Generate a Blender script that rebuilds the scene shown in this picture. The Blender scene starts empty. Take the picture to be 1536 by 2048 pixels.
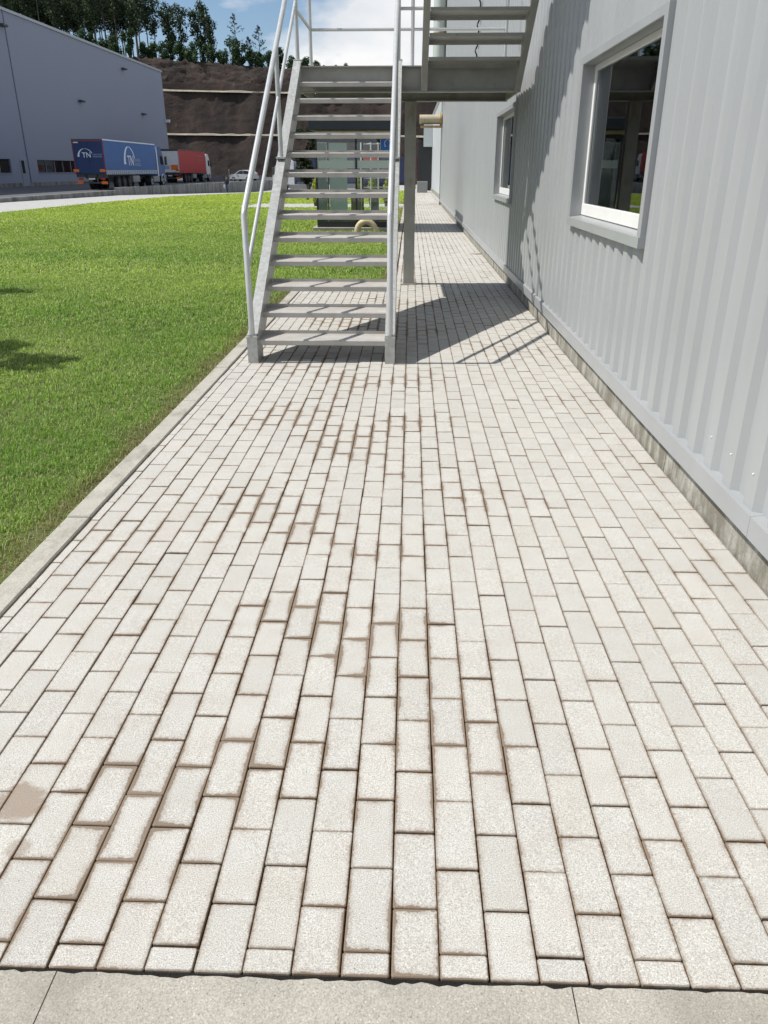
import bpy, bmesh, math, random
import numpy as np
from mathutils import Vector, Matrix
random.seed(7); rng = np.random.default_rng(11)
R_ = math.radians
scene = bpy.context.scene
COL = scene.collection

# ------------------------------------------------------------------ camera
cam_d = bpy.data.cameras.new('camera'); cam = bpy.data.objects.new('camera', cam_d); COL.objects.link(cam)
cam_d.sensor_fit = 'VERTICAL'; cam_d.sensor_height = 36.0; cam_d.lens = 27.035
cam_d.clip_start = 0.05; cam_d.clip_end = 5000
cam.location = (0, 0, 1.5); cam.rotation_euler = (R_(90-23.976), 0, R_(1.8375))
scene.camera = cam
# ------------------------------------------------------------------ sky, sun, exposure
SUN_DIR = Vector((0.748, 0.028, -1.0)).normalized()          # the way the light travels
SUN_EL = math.asin(-SUN_DIR.z)
world = bpy.data.worlds.new('World'); scene.world = world; world.use_nodes = True
wn, wl = world.node_tree.nodes, world.node_tree.links
wn.clear()
w_out = wn.new('ShaderNodeOutputWorld')
sky = wn.new('ShaderNodeTexSky'); sky.sky_type = 'NISHITA'; sky.sun_disc = False
sky.sun_elevation = SUN_EL; sky.sun_rotation = math.atan2(-SUN_DIR.x, -SUN_DIR.y)
sky.air_density = 1.0; sky.dust_density = 0.25; sky.ozone_density = 3.0; sky.altitude = 200
bg = wn.new('ShaderNodeBackground'); bg.inputs[1].default_value = 0.10
wl.new(sky.outputs[0], bg.inputs[0])
tc = wn.new('ShaderNodeTexCoord')
mp = wn.new('ShaderNodeMapping'); mp.inputs['Location'].default_value = (3.35, 1.9, 0.62); mp.inputs['Scale'].default_value = (1, 1, 2.2)
wl.new(tc.outputs['Generated'], mp.inputs[0])
nz = wn.new('ShaderNodeTexNoise'); nz.inputs['Scale'].default_value = 2.6; nz.inputs['Detail'].default_value = 9; nz.inputs['Roughness'].default_value = 0.52
wl.new(mp.outputs[0], nz.inputs['Vector'])
cr = wn.new('ShaderNodeValToRGB'); cr.color_ramp.elements[0].position = 0.49; cr.color_ramp.elements[1].position = 0.565
wl.new(nz.outputs[0], cr.inputs[0])
nz2 = wn.new('ShaderNodeTexNoise'); nz2.inputs['Scale'].default_value = 6; nz2.inputs['Detail'].default_value = 6
wl.new(mp.outputs[0], nz2.inputs['Vector'])
cr2 = wn.new('ShaderNodeValToRGB'); cr2.color_ramp.elements[0].position = 0.3; cr2.color_ramp.elements[0].color = (0.62, 0.68, 0.76, 1)
cr2.color_ramp.elements[1].position = 0.6; cr2.color_ramp.elements[1].color = (0.98, 0.98, 0.98, 1)
wl.new(nz2.outputs[0], cr2.inputs[0])
bgc = wn.new('ShaderNodeBackground'); bgc.inputs[1].default_value = 0.95
wl.new(cr2.outputs[0], bgc.inputs[0])
wm = wn.new('ShaderNodeMixShader')
wl.new(cr.outputs[0], wm.inputs[0]); wl.new(bg.outputs[0], wm.inputs[1]); wl.new(bgc.outputs[0], wm.inputs[2])
wl.new(wm.outputs[0], w_out.inputs[0])
sun_d = bpy.data.lights.new('sun', 'SUN'); sun_d.energy = 5.0; sun_d.angle = R_(0.53); sun_d.color = (1.0, 0.955, 0.88)
sun = bpy.data.objects.new('sun', sun_d); COL.objects.link(sun); sun.location = (-60, 0, 80)
sun.rotation_euler = SUN_DIR.to_track_quat('-Z', 'Y').to_euler()
scene.view_settings.view_transform = 'Standard'; scene.view_settings.look = 'None'
scene.view_settings.gamma = 1; scene.view_settings.use_curve_mapping = False
scene.view_settings.exposure = 0.08
scene.cycles.max_bounces = 8; scene.cycles.transparent_max_bounces = 16
scene.cycles.caustics_reflective = False; scene.cycles.caustics_refractive = False

# projection, only to choose which bricks and blades show largest
th, ph = R_(23.976), R_(1.8375)
CF = np.array([-math.sin(ph)*math.cos(th), math.cos(ph)*math.cos(th), -math.sin(th)])
CR = np.array([math.cos(ph), math.sin(ph), 0.0]); CU = np.cross(CR, CF)
def proj(P):
    v = np.asarray(P, float) - np.array([0, 0, 1.5]); z = v @ CF; z = np.where(np.abs(z) < 1e-3, 1e-3, z)
    return 768+1538*(v @ CR)/z, 1024-1538*(v @ CU)/z, z

# ------------------------------------------------------------------ materials
def new_mat(name):
    m = bpy.data.materials.new(name); m.use_nodes = True
    return m, m.node_tree.nodes, m.node_tree.links, m.node_tree.nodes['Principled BSDF']
def ramp(n, l, src, stops):
    r = n.new('ShaderNodeValToRGB'); e = r.color_ramp.elements
    while len(e) < len(stops): e.new(0.5)
    for k, (p, c) in enumerate(stops):
        e[k].position = p; e[k].color = (c[0], c[1], c[2], 1) if not isinstance(c, (int, float)) else (c, c, c, 1)
    l.new(src, r.inputs[0]); return r.outputs[0]
def noise(n, l, scale, detail=4, rough=0.55, vec=None, sc=None):
    t = n.new('ShaderNodeTexNoise'); t.inputs['Scale'].default_value = scale
    t.inputs['Detail'].default_value = detail; t.inputs['Roughness'].default_value = rough
    if vec is None:
        g = n.new('ShaderNodeNewGeometry'); vec = g.outputs['Position']
    if sc:
        q = n.new('ShaderNodeMapping'); q.inputs['Scale'].default_value = sc; l.new(vec, q.inputs[0]); vec = q.outputs[0]
    l.new(vec, t.inputs['Vector']); return t.outputs[0]
def mixc(n, l, fac, a, b, mode='MIX'):
    m = n.new('ShaderNodeMix'); m.data_type = 'RGBA'; m.blend_type = mode
    for s, v in ((0, fac), (6, a), (7, b)):
        if hasattr(v, 'is_output') or hasattr(v, 'links'): l.new(v, m.inputs[s])
        else: m.inputs[s].default_value = v if s == 0 else (v[0], v[1], v[2], 1)
    return m.outputs[2]
def math_(n, l, op, a, b=0.0, clamp=False):
    m = n.new('ShaderNodeMath'); m.operation = op; m.use_clamp = clamp
    for s, v in ((0, a), (1, b)):
        if hasattr(v, 'links'): l.new(v, m.inputs[s])
        else: m.inputs[s].default_value = v
    return m.outputs[0]
def bump(n, l, h, strength, dist, bsdf):
    b = n.new('ShaderNodeBump'); b.inputs['Strength'].default_value = strength; b.inputs['Distance'].default_value = dist
    l.new(h, b.inputs['Height']); l.new(b.outputs[0], bsdf.inputs['Normal'])
def simple(name, c, rough=0.5, metal=0.0, var=0.12, scale=3.0, dirt=None, dirt_sc=None, bmp=0.0, bsc=60, spec=0.5):
    m, n, l, b = new_mat(name)
    v = noise(n, l, scale, 5, 0.6)
    lo = tuple(x*(1-var) for x in c); hi = tuple(min(1, x*(1+var)) for x in c)
    col = ramp(n, l, v, [(0.3, lo), (0.7, hi)])
    if dirt:
        d = noise(n, l, dirt[3], 6, 0.65, sc=dirt_sc)
        f = ramp(n, l, d, [(dirt[4], 0.0), (dirt[5], 1.0)])
        col = mixc(n, l, f, col, dirt[:3])
    l.new(col, b.inputs['Base Color'])
    b.inputs['Roughness'].default_value = rough; b.inputs['Metallic'].default_value = metal
    b.inputs['Specular IOR Level'].default_value = spec
    if bmp: bump(n, l, noise(n, l, bsc, 4), bmp, 0.01, b)
    return m

def make_brick_mat():
    m, n, l, b = new_mat('paver_concrete')
    at = n.new('ShaderNodeAttribute'); at.attribute_name = 'Col'
    sp = n.new('ShaderNodeSeparateColor'); l.new(at.outputs['Color'], sp.inputs[0])
    edge, tint, warm = sp.outputs[0], sp.outputs[1], sp.outputs[2]
    base = ramp(n, l, tint, [(0.0, (0.455, 0.449, 0.424)), (0.5, (0.474, 0.468, 0.442)), (1.0, (0.494, 0.487, 0.460))])
    base = mixc(n, l, math_(n, l, 'MULTIPLY', warm, 0.55), base, (0.53, 0.485, 0.41))
    blot = noise(n, l, 9, 5, 0.6)
    base = mixc(n, l, ramp(n, l, blot, [(0.42, 0.0), (0.75, 0.5)]), base, (0.42, 0.39, 0.35))
    grain = noise(n, l, 330, 3, 0.7)
    base = mixc(n, l, 0.8, base, ramp(n, l, grain, [(0.30, (0.22, 0.21, 0.2)), (0.5, (0.5, 0.5, 0.5)), (0.72, (0.8, 0.8, 0.8))]), 'OVERLAY')
    vo = n.new('ShaderNodeTexVoronoi'); vo.inputs['Scale'].default_value = 95
    g = n.new('ShaderNodeNewGeometry'); l.new(g.outputs['Position'], vo.inputs['Vector'])
    spots = ramp(n, l, vo.outputs['Distance'], [(0.10, 1.0), (0.2, 0.0)])
    rs = n.new('ShaderNodeSeparateColor'); l.new(vo.outputs['Color'], rs.inputs[0])
    dark = math_(n, l, 'MULTIPLY', spots, math_(n, l, 'GREATER_THAN', rs.outputs[0], 0.93))
    lite = math_(n, l, 'MULTIPLY', spots, math_(n, l, 'GREATER_THAN', rs.outputs[1], 0.86))
    base = mixc(n, l, math_(n, l, 'MULTIPLY', dark, 0.7), base, (0.12, 0.11, 0.10))
    base = mixc(n, l, math_(n, l, 'MULTIPLY', lite, 0.7), base, (0.78, 0.77, 0.74))
    # brown silt carried out of the joints: follows the joints, comes and goes over the path
    area = ramp(n, l, noise(n, l, 0.8, 3, 0.5), [(0.40, 0.0), (0.64, 0.75)])
    sx3 = n.new('ShaderNodeSeparateXYZ'); l.new(g.outputs['Position'], sx3.inputs[0])
    run = math_(n, l, 'SUBTRACT', 1.0, math_(n, l, 'MULTIPLY', math_(n, l, 'ABSOLUTE', math_(n, l, 'ADD', sx3.outputs[0], 0.45)), 1.05), True)
    run = math_(n, l, 'MULTIPLY', run, ramp(n, l, noise(n, l, 1.6, 3, 0.5), [(0.36, 0.25), (0.58, 1.0)]))
    area = math_(n, l, 'ADD', area, math_(n, l, 'MULTIPLY', run, 0.75), True)
    e2 = math_(n, l, 'ADD', edge, math_(n, l, 'MULTIPLY', math_(n, l, 'SUBTRACT', noise(n, l, 75, 6, 0.75), 0.5), 0.7))
    e3 = math_(n, l, 'ADD', e2, math_(n, l, 'MULTIPLY', math_(n, l, 'SUBTRACT', noise(n, l, 9, 3, 0.55), 0.5), 0.95))
    e3 = math_(n, l, 'ADD', e3, math_(n, l, 'MULTIPLY', math_(n, l, 'SUBTRACT', area, 0.62), 0.7))
    dirt = ramp(n, l, e3, [(0.50, 0.0), (0.90, 0.26), (1.2, 0.82)])
    base = mixc(n, l, dirt, base, (0.165, 0.115, 0.075))
    # two old brown spill marks
    for (sx_, sy_, sr_, f_) in ((-0.992, 1.488, 0.060, 0.7), (-0.93, 1.345, 0.030, 0.5)):
        vd = n.new('ShaderNodeVectorMath'); vd.operation = 'DISTANCE'; vd.inputs[1].default_value = (sx_, sy_, 0)
        l.new(g.outputs['Position'], vd.inputs[0])
        dd_ = math_(n, l, 'ADD', vd.outputs['Value'], math_(n, l, 'MULTIPLY', math_(n, l, 'SUBTRACT', noise(n, l, 14, 5, 0.65), 0.5), sr_*2.4))
        mr = n.new('ShaderNodeMapRange'); mr.inputs[1].default_value = sr_*0.8; mr.inputs[2].default_value = sr_*1.2; mr.inputs[3].default_value = f_; mr.inputs[4].default_value = 0.0
        l.new(dd_, mr.inputs[0]); base = mixc(n, l, mr.outputs[0], base, (0.24, 0.175, 0.125))
    rim = ramp(n, l, e2, [(0.86, 0.0), (1.18, 0.5)])
    base = mixc(n, l, rim, base, (0.215, 0.155, 0.105))
    l.new(base, b.inputs['Base Color']); b.inputs['Roughness'].default_value = 0.86; b.inputs['Specular IOR Level'].default_value = 0.3
    bump(n, l, math_(n, l, 'ADD', grain, math_(n, l, 'MULTIPLY', noise(n, l, 90, 3), 0.7)), 0.35, 0.0035, b)
    return m
M = {}
M['brick'] = make_brick_mat()
M['bed'] = simple('joint_sand', (0.11, 0.074, 0.046), 0.95, var=0.4, scale=30, bmp=0.6, bsc=150)
def make_concrete(name, c, dirt_amt=0.5):
    m, n, l, b = new_mat(name)
    base = ramp(n, l, noise(n, l, 4, 6, 0.65), [(0.3, tuple(x*0.85 for x in c)), (0.7, tuple(x*1.1 for x in c))])
    base = mixc(n, l, 0.5, base, ramp(n, l, noise(n, l, 260, 3, 0.7), [(0.32, (0.2,)*3), (0.68, (0.84,)*3)]), 'OVERLAY')
    vo = n.new('ShaderNodeTexVoronoi'); vo.inputs['Scale'].default_value = 120; gg = n.new('ShaderNodeNewGeometry'); l.new(gg.outputs['Position'], vo.inputs['Vector'])
    sp_ = ramp(n, l, vo.outputs['Distance'], [(0.12, 0.8), (0.3, 0.0)]); rs = n.new('ShaderNodeSeparateColor'); l.new(vo.outputs['Color'], rs.inputs[0])
    base = mixc(n, l, math_(n, l, 'MULTIPLY', sp_, math_(n, l, 'GREATER_THAN', rs.outputs[0], 0.8)), base, tuple(min(0.8, x*1.7) for x in c))
    base = mixc(n, l, math_(n, l, 'MULTIPLY', sp_, math_(n, l, 'GREATER_THAN', rs.outputs[1], 0.85)), base, tuple(x*0.4 for x in c))
    st = ramp(n, l, noise(n, l, 3.2, 7, 0.7, sc=(1, 0.5, 1)), [(0.50, 0.0), (0.66, dirt_amt)])
    base = mixc(n, l, st, base, (0.20, 0.185, 0.15))
    l.new(base, b.inputs['Base Color']); b.inputs['Roughness'].default_value = 0.88
    bump(n, l, noise(n, l, 240, 3), 0.3, 0.003, b); return m
M['kerb'] = make_concrete('kerb_concrete', (0.40, 0.385, 0.34), 0.8)
M['slab'] = make_concrete('slab_concrete', (0.365, 0.345, 0.305), 0.45)
M['yard'] = make_concrete('yard_concrete', (0.085, 0.09, 0.10), 0.3)
M['road'] = make_concrete('road_concrete', (0.40, 0.40, 0.39), 0.15)
M['asphalt'] = make_concrete('far_asphalt', (0.16, 0.16, 0.165), 0.3)
def make_plinth():
    m, n, l, b = new_mat('plinth_concrete')
    base = ramp(n, l, noise(n, l, 8, 6, 0.65), [(0.3, (0.29, 0.283, 0.255)), (0.7, (0.46, 0.45, 0.415))])
    st = ramp(n, l, noise(n, l, 5, 8, 0.75, sc=(1, 1.0, 0.35)), [(0.40, 0.0), (0.56, 0.9)])
    base = mixc(n, l, st, base, (0.16, 0.15, 0.115))
    l.new(base, b.inputs['Base Color']); b.inputs['Roughness'].default_value = 0.9
    bump(n, l, noise(n, l, 60, 5), 0.5, 0.01, b); return m
M['plinth'] = make_plinth()
M['pwall'] = simple('retaining_concrete', (0.23, 0.23, 0.22), 0.9, var=0.2, scale=1.5, dirt=(0.11, 0.11, 0.10, 0.9, 0.46, 0.62), dirt_sc=(1, 1.6, 0.25))
def make_clad(name, c, rough, metal, ribs=None):
    m, n, l, b = new_mat(name)
    base = ramp(n, l, noise(n, l, 1.3, 4, 0.6, sc=(1, 1.5, 0.4)), [(0.3, tuple(x*0.95 for x in c)), (0.7, tuple(x*1.04 for x in c))])
    l.new(base, b.inputs['Base Color']); b.inputs['Metallic'].default_value = metal
    l.new(ramp(n, l, noise(n, l, 3, 4), [(0.3, rough*0.85), (0.7, rough*1.15)]), b.inputs['Roughness'])
    return m
M['clad'] = make_clad('grey_cladding', (0.368, 0.384, 0.395), 0.37, 0.10)
M['trim'] = make_clad('grey_flashing', (0.355, 0.37, 0.382), 0.34, 0.15)
M['clad_far'] = make_clad('pale_cladding', (0.55, 0.585, 0.61), 0.4, 0.05)
def make_facade():
    m, n, l, b = new_mat('violet_grey_cladding')
    g = n.new('ShaderNodeNewGeometry')
    w = n.new('ShaderNodeTexWave'); w.wave_type = 'BANDS'; w.bands_direction = 'Y'; w.inputs['Scale'].default_value = 0.9; w.inputs['Distortion'].default_value = 0
    l.new(g.outputs['Position'], w.inputs['Vector'])
    base = mixc(n, l, ramp(n, l, w.outputs[1], [(0.0, 0.0), (1.0, 0.12)]), (0.245, 0.27, 0.345), (0.205, 0.227, 0.295))
    base = mixc(n, l, ramp(n, l, noise(n, l, 0.25, 5, 0.6, sc=(1, 1, 0.4)), [(0.4, 0.0), (0.8, 0.3)]), base, (0.21, 0.232, 0.30))
    l.new(base, b.inputs['Base Color']); b.inputs['Roughness'].default_value = 0.55; return m
M['facade'] = make_facade()
M['galv'] = simple('galvanised_steel', (0.46, 0.47, 0.46), 0.42, 0.3, var=0.18, scale=26, dirt=(0.36, 0.34, 0.29, 14, 0.55, 0.75))
M['galv_rail'] = simple('galvanised_tube', (0.55, 0.565, 0.57), 0.36, 0.3, var=0.07, scale=12)
M['steel_paint'] = simple('painted_steel', (0.35, 0.35, 0.325), 0.5, 0.1, var=0.12, scale=5, dirt=(0.22, 0.17, 0.11, 6, 0.6, 0.75), dirt_sc=(1, 1, 0.4))
def make_tread():
    m, n, l, b = new_mat('tread_plate')
    base = ramp(n, l, noise(n, l, 7, 6, 0.65), [(0.3, (0.39, 0.375, 0.35)), (0.7, (0.50, 0.485, 0.46))])
    base = mixc(n, l, ramp(n, l, noise(n, l, 3, 4), [(0.5, 0.0), (0.7, 0.4)]), base, (0.46, 0.40, 0.34))
    l.new(base, b.inputs['Base Color']); b.inputs['Roughness'].default_value = 0.55; b.inputs['Metallic'].default_value = 0.1
    g = n.new('ShaderNodeNewGeometry')
    q = n.new('ShaderNodeMapping'); q.inputs['Rotation'].default_value = (0, 0, R_(45)); q.inputs['Scale'].default_value = (40, 40, 40)
    l.new(g.outputs['Position'], q.inputs[0]); ck = n.new('ShaderNodeTexChecker'); ck.inputs['Scale'].default_value = 1
    l.new(q.outputs[0], ck.inputs[0]); bump(n, l, ck.outputs[1], 0.35, 0.002, b); return m
M['tread'] = make_tread()
M['white'] = simple('white_frame', (0.78, 0.78, 0.77), 0.35, var=0.04)
M['white_paint'] = simple('white_paint', (0.72, 0.73, 0.74), 0.3, var=0.05)
M['black'] = simple('black_frame', (0.02, 0.022, 0.026), 0.4)
M['navy_roof'] = simple('navy_roof_sheet', (0.018, 0.024, 0.036), 0.45)
M['rubber'] = simple('tyre_rubber', (0.018, 0.018, 0.018), 0.8)
M['darkgrey'] = simple('dark_grey_paint', (0.06, 0.062, 0.065), 0.55)
M['room'] = simple('room_lining', (0.20, 0.195, 0.185), 0.8)
M['blind'] = simple('slate_blind', (0.23, 0.25, 0.26), 0.8)
M['column'] = simple('brown_column', (0.10, 0.088, 0.07), 0.7)
M['beige'] = simple('beige_paint', (0.55, 0.46, 0.30), 0.6, dirt=(0.40, 0.29, 0.17, 8, 0.55, 0.75))
M['duct'] = simple('cream_duct', (0.46, 0.41, 0.29), 0.55, dirt=(0.33, 0.22, 0.11, 5, 0.55, 0.7), dirt_sc=(1, 1, 0.4))
M['stack'] = simple('pale_green_stack', (0.50, 0.54, 0.51), 0.42, 0.1, var=0.08)
M['rust'] = simple('rusty_band', (0.36, 0.25, 0.13), 0.8, var=0.3, scale=12)
M['cliff_lip'] = simple('bench_concrete', (0.40, 0.36, 0.28), 0.9, var=0.25, scale=0.6)
def make_cliff():
    m, n, l, b = new_mat('cut_earth')
    base = ramp(n, l, noise(n, l, 0.12, 7, 0.68), [(0.3, (0.015, 0.012, 0.011)), (0.5, (0.028, 0.020, 0.017)), (0.7, (0.052, 0.034, 0.027))])
    st = ramp(n, l, noise(n, l, 0.35, 7, 0.7, sc=(1, 1, 0.18)), [(0.50, 0.0), (0.72, 0.7)])
    base = mixc(n, l, st, base, (0.075, 0.048, 0.038))
    st2 = ramp(n, l, noise(n, l, 0.5, 6, 0.7, sc=(1.0, 1, 0.1)), [(0.66, 0.0), (0.76, 0.55)])
    base = mixc(n, l, st2, base, (0.26, 0.21, 0.17))
    l.new(base, b.inputs['Base Color']); b.inputs['Roughness'].default_value = 0.95
    bump(n, l, noise(n, l, 0.8, 8, 0.7), 0.7, 0.3, b); return m
M['cliff'] = make_cliff()
M['soil'] = simple('lawn_soil', (0.085, 0.10, 0.03), 0.95, var=0.45, scale=1.2, dirt=(0.085, 0.06, 0.035, 9, 0.55, 0.7))
M['trunk'] = simple('bark', (0.13, 0.11, 0.09), 0.9, var=0.35, scale=2)
M['terracotta'] = simple('dark_pot', (0.035, 0.03, 0.028), 0.7)
def make_leaf(name, c, var=0.35, trans=0.35):
    m, n, l, b = new_mat(name)
    at = n.new('ShaderNodeAttribute'); at.attribute_name = 'Col'
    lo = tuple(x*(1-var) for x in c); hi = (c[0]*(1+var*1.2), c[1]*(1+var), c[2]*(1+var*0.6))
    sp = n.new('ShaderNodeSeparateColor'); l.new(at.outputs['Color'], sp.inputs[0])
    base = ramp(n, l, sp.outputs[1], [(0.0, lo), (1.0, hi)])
    l.new(base, b.inputs['Base Color']); b.inputs['Roughness'].default_value = 0.55; b.inputs['Specular IOR Level'].default_value = 0.3
    t = n.new('ShaderNodeBsdfTranslucent'); l.new(base, t.inputs[0])
    mx = n.new('ShaderNodeMixShader'); mx.inputs[0].default_value = trans
    out = n['Material Output']; l.new(b.outputs[0], mx.inputs[1]); l.new(t.outputs[0], mx.inputs[2]); l.new(mx.outputs[0], out.inputs[0])
    return m
M['euc'] = make_leaf('eucalyptus_leaf', (0.045, 0.075, 0.036))
M['bush'] = make_leaf('bush_leaf', (0.042, 0.085, 0.035))
M['pine'] = make_leaf('pine_leaf', (0.028, 0.045, 0.028))
M['conifer'] = make_leaf('golden_conifer_leaf', (0.28, 0.34, 0.03), 0.5)
M['shrub'] = make_leaf('dark_shrub_leaf', (0.022, 0.036, 0.014), 0.5)
def make_grass():
    m, n, l, b = new_mat('grass_blade')
    at = n.new('ShaderNodeAttribute'); at.attribute_name = 'Col'
    l.new(at.outputs['Color'], b.inputs['Base Color']); b.inputs['Roughness'].default_value = 0.5; b.inputs['Specular IOR Level'].default_value = 0.35
    t = n.new('ShaderNodeBsdfTranslucent'); l.new(at.outputs['Color'], t.inputs[0])
    mx = n.new('ShaderNodeMixShader'); mx.inputs[0].default_value = 0.5
    out = n['Material Output']; l.new(b.outputs[0], mx.inputs[1]); l.new(t.outputs[0], mx.inputs[2]); l.new(mx.outputs[0], out.inputs[0])
    return m
M['grass'] = make_grass()
def make_glass(name, tint, refl=1.0):
    m, n, l, b = new_mat(name)
    n.remove(b)
    tr = n.new('ShaderNodeBsdfTransparent'); tr.inputs[0].default_value = (*tint, 1)
    gl = n.new('ShaderNodeBsdfGlossy'); gl.inputs['Roughness'].default_value = 0.015; gl.inputs[0].default_value = (0.9*refl, 0.93*refl, 0.95*refl, 1)
    fr = n.new('ShaderNodeFresnel'); fr.inputs[0].default_value = 1.55
    mx = n.new('ShaderNodeMixShader'); l.new(fr.outputs[0], mx.inputs[0]); l.new(tr.outputs[0], mx.inputs[1]); l.new(gl.outputs[0], mx.inputs[2])
    l.new(mx.outputs[0], n['Material Output'].inputs[0]); return m
M['glass'] = make_glass('window_glass', (0.62, 0.66, 0.66))
M['booth_glass'] = make_glass('booth_glass', (0.95, 0.98, 0.975))
M['dark_glass'] = simple('tinted_glass', (0.018, 0.02, 0.022), 0.06, var=0.3, scale=0.4)
def make_frost():
    m, n, l, b = new_mat('frosted_film')
    b.inputs['Base Color'].default_value = (0.84, 0.91, 0.89, 1); b.inputs['Roughness'].default_value = 0.6
    t = n.new('ShaderNodeBsdfTranslucent'); t.inputs[0].default_value = (0.85, 0.95, 0.93, 1)
    mx = n.new('ShaderNodeMixShader'); mx.inputs[0].default_value = 0.5
    l.new(b.outputs[0], mx.inputs[1]); l.new(t.outputs[0], mx.inputs[2]); l.new(mx.outputs[0], n['Material Output'].inputs[0]); return m
M['frost'] = make_frost()
def paint(name, c, rough=0.4): M[name] = simple(name, c, rough, var=0.07, scale=1.5)
paint('joint_grey', (0.12, 0.13, 0.165)); paint('tarp_blue', (0.026, 0.10, 0.29), 0.55); paint('door_blue', (0.008, 0.032, 0.125), 0.5); paint('frame_red', (0.18, 0.03, 0.05))
paint('tarp_red', (0.40, 0.032, 0.034), 0.55); paint('cab_blue', (0.03, 0.085, 0.23)); paint('orange', (0.75, 0.17, 0.02))
paint('silver', (0.36, 0.39, 0.42), 0.3); paint('rave', (0.33, 0.38, 0.46)); paint('navy', (0.028, 0.038, 0.10), 0.5)
paint('sign_blue', (0.008, 0.12, 0.45)); paint('sign_red', (0.55, 0.06, 0.05)); paint('skin', (0.45, 0.28, 0.2)); paint('denim', (0.05, 0.08, 0.17), 0.8)
paint('jacket', (0.02, 0.025, 0.035), 0.8); paint('olive_bin', (0.24, 0.23, 0.14)); paint('grey_bin', (0.24, 0.25, 0.25)); paint('lamp_red', (0.4, 0.02, 0.02)); paint('decal_white', (0.62, 0.68, 0.76)); paint('decal_pale', (0.30, 0.37, 0.50)); paint('decal_red', (0.42, 0.16, 0.16))

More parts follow.
